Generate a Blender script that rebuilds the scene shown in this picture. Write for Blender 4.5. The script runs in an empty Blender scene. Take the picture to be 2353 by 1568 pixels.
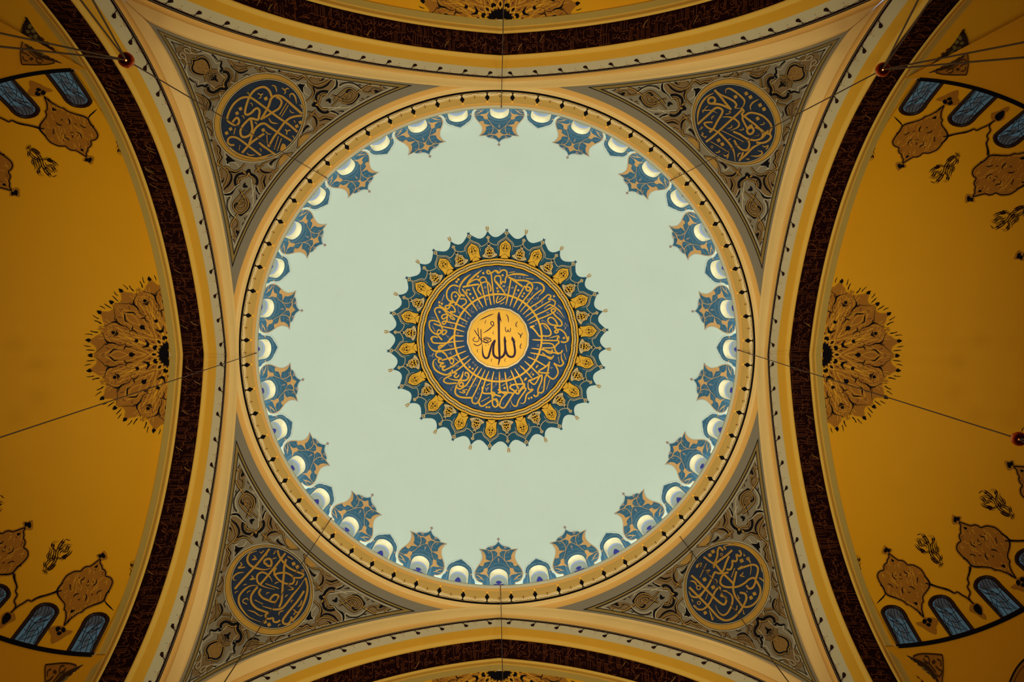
import bpy, math, random
import numpy as np
from mathutils import Vector, Matrix
from mathutils.geometry import delaunay_2d_cdt
random.seed(7)
C = bpy.context.scene.collection
A = 10.0                      # metres from the dome axis to each great arch
# ---------------------------------------------------------------- camera, light, exposure
W, H, F = 2353.0, 1568.0, 1650.0
R = np.array([[0.999636383, 0.000881453, 0.0269504277], [-0.00256491565, 0.998042007, 0.0624945882], [-0.0268425729, -0.0625409897, 0.997681362]])
CAM = np.array([-0.0264458, -0.2164109, 0.0])
cd = bpy.data.cameras.new('camera'); cam = bpy.data.objects.new('camera', cd); C.objects.link(cam)
cd.sensor_width = 36.0; cd.lens = 36.0 * F / W; cd.clip_end = 500
RB = R @ np.diag([1.0, -1.0, -1.0])
m4 = Matrix([list(RB[i]) + [CAM[i] * A] for i in range(3)] + [[0, 0, 0, 1]])
cam.matrix_world = m4
bpy.context.scene.camera = cam
vs = bpy.context.scene.view_settings
vs.view_transform = 'Standard'; vs.look = 'None'; vs.gamma = 1.0; vs.use_curve_mapping = False
vs.exposure = 0.0
w = bpy.data.worlds.new('world'); bpy.context.scene.world = w; w.use_nodes = True
w.node_tree.nodes['Background'].inputs[0].default_value = (0.55, 0.68, 0.85, 1); w.node_tree.nodes['Background'].inputs[1].default_value = 0.6

def lamp(name, loc, energy, col, size=0.3, kind='POINT'):
    l = bpy.data.lights.new(name, kind); l.energy = energy; l.color = col
    if kind == 'POINT': l.shadow_soft_size = size
    o = bpy.data.objects.new(name, l); o.location = loc; C.objects.link(o); return o
WARM = (1.0, 0.90, 0.71)
# added spots, unseen behind the camera, to light the vault with falloff
for k in range(8):
    a = 2 * math.pi * (k + .5) / 8
    l = lamp('added_fill_spot', (1.6 * math.cos(a), 1.6 * math.sin(a), -1.1), 2700, WARM, 0.4, 'SPOT')
    l.data.spot_size = math.radians(90); l.data.spot_blend = 1.0; l.data.shadow_soft_size = .3; l.rotation_euler = (math.pi, 0, 0)
# ---------------------------------------------------------------- node materials
def mat(name, col, rough=.8, metal=0.0, noise=0.0, nscale=3.0, spec=.3, emit=None, estr=0.0):
    m = bpy.data.materials.new(name); m.use_nodes = True; nt = m.node_tree; b = nt.nodes['Principled BSDF']
    b.inputs['Base Color'].default_value = (*col, 1); b.inputs['Roughness'].default_value = rough
    b.inputs['Metallic'].default_value = metal; b.inputs['Specular IOR Level'].default_value = spec
    if noise:
        tc = nt.nodes.new('ShaderNodeTexCoord'); n = nt.nodes.new('ShaderNodeTexNoise'); n.inputs['Scale'].default_value = nscale
        n.inputs['Detail'].default_value = 6
        mr = nt.nodes.new('ShaderNodeMapRange'); mr.inputs[3].default_value = 1 - noise; mr.inputs[4].default_value = 1 + noise
        mx = nt.nodes.new('ShaderNodeVectorMath'); mx.operation = 'SCALE'; mx.inputs[0].default_value = col
        nt.links.new(tc.outputs['Object'], n.inputs['Vector']); nt.links.new(n.outputs[0], mr.inputs[0])
        nt.links.new(mr.outputs[0], mx.inputs['Scale']); nt.links.new(mx.outputs[0], b.inputs['Base Color'])
    if emit: b.inputs['Emission Color'].default_value = (*emit, 1); b.inputs['Emission Strength'].default_value = estr
    return m
def lin(r, g, b):
    return tuple(((c / 255) / 12.92 if c / 255 < .04045 else ((c / 255 + .055) / 1.055) ** 2.4) for c in (r, g, b))
M = dict(
    dome=mat('pale_green_plaster', lin(200, 214, 202), .75, noise=.03, nscale=.5),
    cream=mat('cream_reveal_paint', lin(196, 188, 154), .7),
    trim=mat('white_trim_paint', lin(205, 200, 165), .7),
    peach=mat('peach_moulding_paint', lin(238, 198, 120), .65, noise=.03, nscale=.7),
    orange=mat('orange_moulding_paint', lin(226, 172, 84), .65, noise=.03, nscale=.7),
    cove=mat('ochre_cove_paint', lin(204, 163, 80), .7, noise=.04, nscale=1.5),
    grey=mat('grey_green_soffit_paint', lin(196, 184, 140), .8, noise=.03),
    olive=mat('olive_gold_paint', lin(214, 160, 38), .7, noise=.04),
    yellow=mat('yellow_moulding_paint', lin(228, 182, 72), .65, noise=.04),
    olive2=mat('green_gold_paint', lin(182, 155, 72), .7, noise=.04),
    band=mat('dark_inscription_ground', lin(26, 5, 3), .8, spec=.05, noise=.1, nscale=4),
    semi=mat('ochre_semi_dome_paint', lin(228, 164, 8), .75, noise=.04, nscale=.8),
    pend=mat('taupe_pendentive_paint', lin(130, 118, 92), .75, noise=.06, nscale=2),
    black=mat('black_paint', lin(16, 14, 16), .9, spec=.08),
    navy=mat('dark_navy_paint', lin(24, 38, 58), .7, noise=.2, nscale=6),
    blue=mat('teal_blue_paint', lin(46, 92, 118), .75, noise=.1, nscale=4),
    gold=mat('gold_leaf', lin(216, 160, 50), .42, metal=.35, noise=.12, nscale=2.0),
    dgold=mat('aged_gold_paint', lin(172, 130, 56), .6, metal=.2, noise=.15, nscale=3),
    carpet=mat('dark_carpet', lin(70, 60, 50), .95, noise=.1),  # unseen floor, kept dark so little light bounces upward
    wall=mat('dark_lower_wall', lin(120, 95, 60), .85, noise=.05),  # lower drum wall out of view, toned dark to cut bounced light
    rose=mat('rose_grey_line_paint', lin(150, 130, 118), .8), tan=mat('tan_ornament_paint', lin(196, 150, 92), .75, noise=.05, nscale=4),
    pale=mat('pale_blue_line_paint', lin(128, 150, 160), .8), glass=mat('pale_window_glass', lin(150, 160, 150), .3, emit=lin(160, 172, 162), estr=.22),
    cobalt=mat('cobalt_stained_glass', lin(30, 40, 130), .3, emit=lin(22, 34, 120), estr=.15), maroon=mat('maroon_stained_glass', lin(60, 20, 40), .3),
    cream2=mat('pale_scroll_paint', lin(242, 220, 155), .7), brown=mat('dark_brown_paint', lin(40, 20, 14), .9, spec=.08), amber=mat('amber_glass_tip', lin(250, 180, 30), .3, emit=lin(255, 170, 20), estr=.35),
    cable=mat('steel_cable', lin(74, 52, 28), .7, metal=.2), brass=mat('polished_copper_ball', lin(190, 90, 35), .12, metal=1.0),
    tgold=mat('pale_gold_leaf', lin(205, 175, 120), .4, metal=.3, noise=.15, nscale=3), ink=mat('dark_purple_script', lin(48, 26, 48), .7),
    teal=mat('deep_teal_paint', lin(22, 72, 92), .8, noise=.15, nscale=5), indigo=mat('indigo_ground_paint', lin(40, 68, 98), .8, noise=.15, nscale=6),
    mgold=mat('bright_gold_leaf', lin(222, 165, 45), .45, metal=.25, noise=.08, nscale=3), thin=mat('faint_script_paint', lin(168, 140, 110), .7),
    umber=mat('umber_shading_paint', lin(124, 98, 58), .75, noise=.12, nscale=3), umber2=mat('bronze_fill_paint', lin(142, 104, 42), .6, metal=.1, noise=.12, nscale=3), taupe=mat('light_taupe_line_paint', lin(196, 184, 148), .7), strip=mat('olive_gold_frame_strip', lin(138, 112, 52), .6, metal=.1, noise=.12, nscale=2), pgrey=mat('grey_frame_paint', lin(128, 118, 95), .75),
    rgold=mat('roundel_gold_leaf', lin(186, 138, 46), .42, metal=.35, noise=.22, nscale=1.2),
    semi2=mat('brown_ochre_ornament_paint', lin(166, 108, 20), .75, noise=.05, nscale=3), semi3=mat('ochre_halo_paint', lin(170, 112, 14), .75), maroon2=mat('maroon_brush_paint', lin(92, 36, 10), .7), semi4=mat('light_ochre_line_paint', lin(232, 172, 40), .7),
    scriptc=mat('dim_copper_script', lin(124, 66, 26), .5, metal=.2, noise=.45, nscale=1.3), frameb=mat('dark_window_frame', lin(34, 12, 10), .5), bglass=mat('blue_leaded_glass', lin(60, 88, 100), .25, noise=.4, nscale=1.0, emit=lin(78, 110, 124), estr=.28), gleaf=mat('grey_leaded_glass', lin(70, 78, 86), .3, emit=lin(80, 90, 100), estr=.12), lead=mat('window_lead', lin(24, 28, 40), .6), lace=mat('green_gold_lace_paint', lin(120, 104, 44), .7),
    led=mat('cove_light_strip', (1, 1, 1), emit=(.93, 1.0, .99), estr=47),
)
# ---------------------------------------------------------------- calibrated shape of the hall (units of A)
ZA, C1, C2, C4, C9 = 2.65845124, .153327189, .370298824, .102204402, .167063417
def arch_z(s):
    s = np.abs(s); return ZA - C1 * s - C2 * s * s - C4 * s ** 4 - C9 * s ** 9
S_R2, S_Z0 = 1.771, 1.822                    # pendentive sphere
D_R, D_Z, D_H = .965, 2.78, .8655            # dome: radius, spring height, rise
SC, SR, SZB = (1.175, 1.722), .935, 2.105     # half dome: centre (out from the axis, up), radius, sill height
def ray(px, py):
    d = np.stack([(np.asarray(px, float) - W / 2) / F, (np.asarray(py, float) - H / 2) / F, np.ones(np.shape(px))], -1)
    return d @ R.T
def quad_hit(px, py, c, rad):
    d = ray(px, py) / rad; o = (CAM - c) / rad
    a = (d * d).sum(-1); b = d @ o; cc = o @ o - 1
    t = (-b + np.sqrt(np.maximum(b * b - a * cc, 0))) / a
    return CAM + ray(px, py) * t[..., None]
class Quadric:
    """sphere or ellipsoid seen from inside"""
    def __init__(s, c, rad): s.c = np.array(c, float); s.rad = np.array(rad, float)
    def hit(s, px, py): return quad_hit(px, py, s.c, s.rad)
    def nrm(s, P):
        n = -(P - s.c) / s.rad ** 2; return n / np.linalg.norm(n, axis=-1, keepdims=True)
def sph(c, r): return Quadric(c, [r, r, r])
DOME = Quadric((0, 0, D_Z), (D_R, D_R, D_H))
PEND = sph((0, 0, S_Z0), math.sqrt(S_R2))
SEMI = {'right': sph((SC[0], 0, SC[1]), SR), 'left': sph((-SC[0], 0, SC[1]), SR), 'top': sph((0, -SC[0], SC[1]), SR), 'bottom': sph((0, SC[0], SC[1]), SR)}
# ---------------------------------------------------------------- mesh helpers
class MB:
    def __init__(s): s.v = []; s.f = []; s.m = []; s.mats = []
    def mi(s, m):
        if m not in s.mats: s.mats.append(m)
        return s.mats.index(m)
    def add(s, v, f, m):
        n = sum(len(a) for a in s.v); s.v.append(np.asarray(v, float).reshape(-1, 3)); i = s.mi(m)
        s.f += [tuple(int(k) + n for k in q) for q in f]; s.m += [i] * len(f)
    def grid(s, P, m, close_u=False):
        """P: (nu, nv, 3) array of points -> quads"""
        nu, nv = P.shape[:2]; f = []
        for i in range(nu if close_u else nu - 1):
            for j in range(nv - 1):
                a = i * nv + j; b = ((i + 1) % nu) * nv + j
                f.append((a, b, b + 1, a + 1))
        s.add(P.reshape(-1, 3), f, m)
    def tube(s, pts, r, m, n=8, closed=False):
        pts = np.asarray(pts, float); k = len(pts); rr = np.broadcast_to(r, (k,))
        t = np.gradient(pts, axis=0) if not closed else np.roll(pts, -1, 0) - np.roll(pts, 1, 0)
        t /= np.linalg.norm(t, axis=1, keepdims=True)
        up = np.array([0, 0, 1.0]) if abs(t[:, 2]).mean() < .9 else np.array([1.0, 0, 0])
        a = np.cross(t, up); a /= np.linalg.norm(a, axis=1, keepdims=True); b = np.cross(t, a)
        th = np.linspace(0, 2 * np.pi, n + 1)
        P = pts[:, None] + rr[:, None, None] * (np.cos(th)[None, :, None] * a[:, None] + np.sin(th)[None, :, None] * b[:, None])
        s.grid(P, m, closed)
    def build(s, name, parent=None, smooth=True):
        me = bpy.data.meshes.new(name); v = np.concatenate(s.v) * A
        me.from_pydata(v.tolist(), [], s.f)
        for m in s.mats: me.materials.append(M[m] if isinstance(m, str) else m)
        me.polygons.foreach_set('material_index', s.m)
        if smooth: me.polygons.foreach_set('use_smooth', [True] * len(s.f))
        me.update(); o = bpy.data.objects.new(name, me); C.objects.link(o)
        if parent: o.parent = parent
        return o
def props(o, label=None, cat=None, group=None, kind=None):
    for k, v in (('label', label), ('category', cat), ('group', group), ('kind', kind)):
        if v: o[k] = v
    return o
def empty(name, loc=(0, 0, 0)):
    o = bpy.data.objects.new(name, None); o.location = loc; C.objects.link(o); return o
def rotz(P, a):
    c, s_ = math.cos(a), math.sin(a); return P @ np.array([[c, s_, 0], [-s_, c, 0], [0, 0, 1]])
def revolve(prof, m, n=288, mb=None):
    """prof: list of (r, z) from outside to inside"""
    mb = mb or MB(); th = np.linspace(0, 2 * np.pi, n + 1); pr = np.array(prof)
    P = np.stack([pr[None, :, 0] * np.cos(th)[:, None], pr[None, :, 0] * np.sin(th)[:, None], np.broadcast_to(pr[None, :, 1], (n + 1, len(pr)))], -1)
    mb.grid(P, m); return mb
SIDES = {'right': 0, 'bottom': math.pi / 2, 'left': math.pi, 'top': -math.pi / 2}   # rotation from the right-hand arch
# ================================================================ large structure
AX = 89.65   # azimuth (degrees) of the window the shapes below are measured on
def flat(txt, T=(0, 0, 1)):
    v = np.array(txt.split(), float).reshape(-1, 2); return v / T[2] + np.array(T[:2])
def smooth(P, closed=False, step=5.0):
    P = np.asarray(P, float); n = len(P)
    if n < 3 and not closed:
        k = max(1, int(np.linalg.norm(P[1] - P[0]) / step)); return np.array([P[0] + (P[1] - P[0]) * i / k for i in range(k + 1)])
    out = []
    for i in range(n if closed else n - 1):
        if closed: a, b, c, d = P[i - 1], P[i], P[(i + 1) % n], P[(i + 2) % n]
        else: a, b, c, d = P[max(i - 1, 0)], P[i], P[i + 1], P[min(i + 2, n - 1)]
        k = min(12, max(1, int(np.ceil(np.linalg.norm(c - b) / step))))
        for j in range(k):
            t = j / k; out.append(.5 * (2 * b + (c - a) * t + (2 * a - 5 * b + 4 * c - d) * t * t + (3 * b - a - 3 * c + d) * t ** 3))
    if not closed: out.append(P[-1])
    return np.array(out)
def dens(P, step, closed=True):
    out = []; n = len(P)
    for i in range(n if closed else n - 1):
        a, b = P[i], P[(i + 1) % n]; k = max(1, int(np.ceil(np.linalg.norm(b - a) / step)))
        out += [a + (b - a) * j / k for j in range(k)]
    if not closed: out.append(P[-1])
    return np.array(out)
def inside(loops, Q):
    c = np.zeros(len(Q), bool)
    for L in loops:
        x0, y0 = L[:, 0], L[:, 1]; x1, y1 = np.roll(x0, -1), np.roll(y0, -1)
        for i in range(len(L)):
            if y0[i] == y1[i]: continue
            m = ((y0[i] > Q[:, 1]) != (y1[i] > Q[:, 1])); xi = x0[i] + (Q[:, 1] - y0[i]) * (x1[i] - x0[i]) / (y1[i] - y0[i])
            c ^= m & (Q[:, 0] < xi)
    return c
def tess(loops, g):
    """fill 2-D loops (even-odd) with triangles no larger than g"""
    loops = [dens(np.asarray(L, float), g) for L in loops]
    pts = []; edges = []
    for L in loops:
        n0 = len(pts); pts += [tuple(p) for p in L]; edges += [(n0 + i, n0 + (i + 1) % len(L)) for i in range(len(L))]
    allp = np.array(pts); lo, hi = allp.min(0), allp.max(0)
    gx, gy = np.meshgrid(np.arange(lo[0] + g / 2, hi[0], g), np.arange(lo[1] + g / 2, hi[1], g)); G = np.stack([gx.ravel(), gy.ravel()], -1)
    if len(G): G = G[inside(loops, G)]
    vin = [Vector(p) for p in pts] + [Vector(p) for p in G.tolist()]
    r = delaunay_2d_cdt(vin, edges, [], 0, 1e-6)
    V = np.array([tuple(v) for v in r[0]]); Fc = np.array([f for f in r[2] if len(f) == 3])
    cen = V[Fc].mean(1); return V, Fc[inside(loops, cen)]
class Chart:
    """draws on a curved surface: fn maps (n,2) drawing coordinates to points and inward normals"""
    def __init__(s, fn, g=8.0, T=(0, 0, 1), base=.0006, step=.0004): s.fn, s.g, s.T, s.base, s.stp = fn, g, T, base, step
    def lift(s, Q, layer): P, n = s.fn(Q); return P + n * (s.base + s.stp * layer)
    def pts(s, t): return flat(t, s.T) if isinstance(t, str) else np.asarray(t, float)
    def fill(s, mb, loops, m, layer=0, sm=True):
        if isinstance(loops, (str, np.ndarray)): loops = [loops]
        loops = [s.pts(L) for L in loops]
        if sm: loops = [smooth(L, True, s.g * .5) for L in loops]
        V, Fc = tess(loops, s.g); mb.add(s.lift(V, layer), Fc, m)
    def line(s, mb, path, wd, m, layer=1, closed=False, ends=(1, 1), sm=True):
        """a ribbon; wd = width in drawing units after T; ends = width factor at both ends"""
        P = s.pts(path); P = smooth(P, closed, s.g * .45) if sm else dens(P, s.g, closed)
        if len(P) < 2: return
        t = (np.roll(P, -1, 0) - np.roll(P, 1, 0)) if closed else np.gradient(P, axis=0)
        t /= np.maximum(np.linalg.norm(t, axis=1, keepdims=True), 1e-9); nn = np.stack([-t[:, 1], t[:, 0]], -1)
        k = len(P); u = np.linspace(0, 1, k); wv = np.full(k, wd / 2.0)
        if not closed: wv = wv * np.minimum(1, np.minimum(ends[0] + (1 - ends[0]) * u / .3, ends[1] + (1 - ends[1]) * (1 - u) / .3))
        L = s.lift(P + nn * wv[:, None], layer); Rr = s.lift(P - nn * wv[:, None], layer)
        mb.grid(np.stack([L, Rr], 1), m, closed)
    def disc(s, mb, x, y, r, m, layer=1, n=14, raw=False, sy=1.0):
        c = np.array([x, y]) if raw else np.array([x, y]) / s.T[2] + np.array(s.T[:2]); rr = r if raw else r / s.T[2]
        a = np.linspace(0, 2 * np.pi, n, endpoint=False); s.fill(mb, [c + rr * np.stack([np.cos(a), sy * np.sin(a)], -1)], m, layer, sm=False)
def on(surf, T=(0, 0, 1), g=8.0, **k):
    def fn(Q):
        P = surf.hit(Q[:, 0], Q[:, 1]); return P, surf.nrm(P)
    return Chart(fn, g, T, **k)
def xf(mb, fs):
    """new MB holding transformed copies of mb"""
    out = MB(); out.mats = list(mb.mats); V = np.concatenate(mb.v)
    for f in fs:
        n = sum(len(a) for a in out.v); out.v.append(f(V)); out.f += [tuple(k + n for k in q) for q in mb.f]; out.m += mb.m
    return out
def mirror(deg):
    a = math.radians(deg); return lambda V: rotz(rotz(V, -a) * np.array([1, -1, 1]), a)
def turn(deg): return lambda V: rotz(V, math.radians(deg))
def same(V): return V
def azof(surf, px, py): P = surf.hit(px, py); return math.degrees(math.atan2(P[1], P[0]))
K6 = (980, 1140, 6.0294)
HOLE = '1022 1013 1052 1015 1080 1022 1105 1034 1125 1047 1140 1063 1150 1082 1156 1102 1158 1130 1159 1175 1159 1222'
def hole_local():
    """half of the window opening as (dtheta from its axis, t) on the dome"""
    q = flat(HOLE, K6); P = DOME.hit(q[:, 0], q[:, 1]); th = np.arctan2(P[:, 1], P[:, 0]); t = np.arcsin(np.clip((P[:, 2] - D_Z) / D_H, 0, 1))
    d = th[0] - th; d[0] = 0; return np.stack([d, t], -1)
HL = hole_local(); HL[-1, 1] = .012
HOLE_LOOP = np.concatenate([HL * [1, 1], (HL * [-1, 1])[::-1][:-1]])          # runs round through the sill
def dome_pt(th, t, out=0.0):
    r = D_R * np.cos(t) + out; return np.stack([r * np.cos(th), r * np.sin(th), D_Z + D_H * np.sin(t)], -1)
def dome_shell():
    mb = MB(); T1 = .62; rad = math.radians
    th = np.linspace(0, 2 * np.pi, 361); t = np.linspace(T1, np.pi / 2, 70)
    P = dome_pt(th[:, None] + 0 * t[None], t[None] + 0 * th[:, None]); mb.grid(P, 'dome')
    k = rad(1); hl = HOLE_LOOP[:, ::1]
    outer = np.array([(-5 * k, 0)] + [(5 * k, 0)] + [(5 * k - i * k, T1) for i in range(11)])
    def den(L): return dens(L, .02)
    V, Fc = tess([outer, hl], .0175 * .9999)
    for i in range(36):
        a = rad(10 * i); mb.add(dome_pt(V[:, 0] + a, V[:, 1]), Fc, 'dome')
    revolve([(.93, 2.781), (.93, 2.786), (.965, 2.786)], 'trim', mb=mb); return mb.build('ceiling')
props(dome_shell(), kind='structure')
# cove light strip on the ledge behind the white trim
o = revolve([(.9335, 2.787), (.9335, 2.790), (.940, 2.790), (.940, 2.787)], 'led').build('cove_light_strip')
props(o, 'thin white light strip running round the ledge behind the ring cornice', 'light strip')

COVE = [(.9455, 2.762), (.948, 2.757), (.952, 2.749), (.959, 2.741), (.967, 2.733), (.976, 2.728)]
def cornice():
    mb = MB()
    revolve([(.9300, 2.786), (.9300, 2.776), (.9335, 2.7745), (.9380, 2.7725)], 'trim', mb=mb)
    revolve([(.9380, 2.7725), (.9395, 2.7680), (.9420, 2.7645), (.9455, 2.7620)], 'orange', mb=mb)
    revolve(COVE, 'cove', mb=mb)
    revolve([(.976, 2.728), (.9775, 2.7275), (.9800, 2.7255), (.9825, 2.7245)], 'black', mb=mb)
    revolve([(.9825, 2.7245), (.9845, 2.7235), (.9865, 2.7170), (.9900, 2.7130), (.9945, 2.7100)], 'peach', mb=mb)
    revolve([(.9945, 2.7100), (.9990, 2.7080), (1.0030, 2.7030), (1.0065, 2.6970), (1.0088, 2.6895)], 'orange', mb=mb)
    return mb.build('trim_1')
props(cornice(), 'round ochre ring cornice under the pale green dome', kind='structure')

def inner_edge(s):
    """distance out of the pendentive frame edge at sideways position s"""
    return .984 - .065 * np.abs(s) ** 3.6
def pend_z(x, y): return S_Z0 + np.sqrt(np.maximum(S_R2 - x * x - y * y, 0))
def arch(side):
    rot = SIDES[side]; k = 161
    s = np.sin(np.linspace(-1, 1, k) * np.pi / 2) * 1.02
    def strip(mb, cols, m):
        # cols: list of (x, ratio, dz); the curve s -> (x, ratio*s, arch_z(s)+dz), carried straight down to the floor
        P = []
        for x, ra, dz in cols:
            y = s * ra; z = arch_z(s) + dz
            y = np.concatenate([[y[0]], y, [y[-1]]]); z = np.concatenate([[-.16], z, [-.16]])
            P.append(np.stack([np.full(k + 2, x), y, z], -1))
        mb.grid(rotz(np.array(P), rot), m)
    mb = MB()
    strip(mb, [(1.0045, .998, 0), (1.02, .99, 0), (1.0395, .978, 0)], 'grey')
    strip(mb, [(1.0395, .978, 0), (1.055, .97, 0), (1.069, .966, 0)], 'olive')
    strip(mb, [(1.069, .966, 0), (1.0695, .964, -.004), (1.076, .962, -.004), (1.0765, .960, -.008), (1.084, .960, -.008), (1.085, .962, 0)], 'yellow')
    strip(mb, [(1.085, .962, 0), (1.11, .962, .002), (1.14, .964, .002), (1.162, .966, 0)], 'band')
    strip(mb, [(1.162, .966, 0), (1.163, .966, -.006), (1.172, .968, -.007), (1.1725, .97, -.003), (1.180, .972, -.003), (1.181, .973, -.000), (1.187, .974, 0)], 'yellow')
    strip(mb, [(1.187, .974, 0), (1.198, .978, 0), (1.21, .98, 0)], 'olive2')
    o = mb.build('wall_%s' % side); props(o, kind='structure')
    # face moulding between soffit edge and pendentive
    fm = MB(); sm = np.clip(s, -1.003, 1.003)
    a1 = np.stack([np.full(k, 1.0045), sm * .998, arch_z(sm)], -1)
    si = sm * (1 - .0665 * np.abs(sm) ** 4); e = inner_edge(si); zi = pend_z(e, si); b1 = np.stack([e, si, zi - .004], -1)
    cols = []
    for t, bulge in ((0, 0), (.02, -.002), (.06, -.0035), (.11, -.0035), (.12, -.001), (.20, .0), (.32, .0), (.34, -.003), (.55, -.007), (.74, -.004), (.8, 0), (.82, .003), (.92, .001), (1, 0)):
        q = a1 * (1 - t) + b1 * t; q = q.copy(); q[:, 2] += bulge; cols.append(q)
    def put(i0, i1, m): fm.grid(rotz(np.array(cols[i0:i1 + 1]), rot), m)
    put(0, 2, 'black'); put(2, 7, 'orange'); put(7, 13, 'peach')
    props(fm.build('trim_%d' % (2 + list(SIDES).index(side))), kind='structure')
    # half dome, its drum wall and the flat return between drum and soffit
    hd = MB(); az = np.radians(np.linspace(-90, 90, 181)); el0 = math.asin((SZB - SC[1]) / SR); el = np.linspace(el0, np.pi / 2, 60)
    P = np.stack([SC[0] + SR * np.cos(el)[None] * np.cos(az)[:, None], SR * np.cos(el)[None] * np.sin(az)[:, None], np.broadcast_to(SC[1] + SR * np.sin(el)[None], (181, 60))], -1)
    P[..., 0] = np.maximum(P[..., 0], 1.21); P[:, :, 2] = SC[1] + np.sqrt(np.maximum(SR ** 2 - (P[..., 0] - SC[0]) ** 2 - P[..., 1] ** 2, 0))
    hd.grid(rotz(P, rot), 'semi')
    rb = SR * math.cos(el0)
    P = np.stack([np.stack([SC[0] + rb * np.cos(az), rb * np.sin(az), np.full(181, z)], -1) for z in (-.16, 1.3, SZB)])
    hd.grid(rotz(P[:2], rot), 'wall'); hd.grid(rotz(P[1:], rot), 'semi')
    yy = s * .98; zz = arch_z(s)
    R1 = SR ** 2 - .035 ** 2
    outer = np.stack([np.full(k, 1.21), yy, zz], -1); yc = np.clip(yy, -rb, rb)
    inner = np.stack([np.full(k, 1.21), yc, np.where(np.abs(yy) <= rb, SC[1] + np.sqrt(np.maximum(R1 - yc ** 2, 0)), zz)], -1)
    for sg in (-1, 1):
        msk = (yy * sg > .3); hd.grid(rotz(np.array([outer[msk], inner[msk]]), rot), 'semi')
        y1, y0 = sg * .9996, sg * rb; zt = float(arch_z(1.02))
        hd.grid(rotz(np.array([[(1.21, y0, -.16), (1.21, y0, zt)], [(1.21, y1, -.16), (1.21, y1, zt)]], float), rot), 'semi')
    o = hd.build('ceiling_%s' % side); props(o, kind='structure')
for sd in SIDES: arch(sd)
def pendentive(sx, sy, nm):
    mb = MB(); n = 70; u = np.linspace(0, 1, n)
    # radial fan: from ring (r 1.02) out to the frame edges
    th = np.radians(np.linspace(10, 80, 141)); P = np.zeros((141, n, 3))
    for i, a in enumerate(th):
        c, s_ = math.cos(a), math.sin(a)
        lo, hi = .9, 1.5
        for _ in range(40):
            r = (lo + hi) / 2; x, y = r * c, r * s_
            if x < inner_edge(y) + .003 and y < inner_edge(x) + .003: lo = r
            else: hi = r
        r = np.linspace(1.0075, max(lo, 1.0151), n); P[i, :, 0] = r * c * sx; P[i, :, 1] = r * s_ * sy; P[i, :, 2] = pend_z(r * c, r * s_)
    mb.grid(P, 'pend'); o = mb.build(nm); props(o, kind='structure')
for (sx, sy), nm in {(-1, -1): 'ceiling_top_left', (1, -1): 'ceiling_top_right', (-1, 1): 'ceiling_bottom_left', (1, 1): 'ceiling_bottom_right'}.items(): pendentive(sx, sy, nm)
fl = MB(); fl.grid(np.array([[(-2.3, -2.3, -.16), (-2.3, 2.3, -.16)], [(2.3, -2.3, -.16), (2.3, 2.3, -.16)]], float), 'carpet')
props(fl.build('floor', smooth=False), kind='structure')
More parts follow.
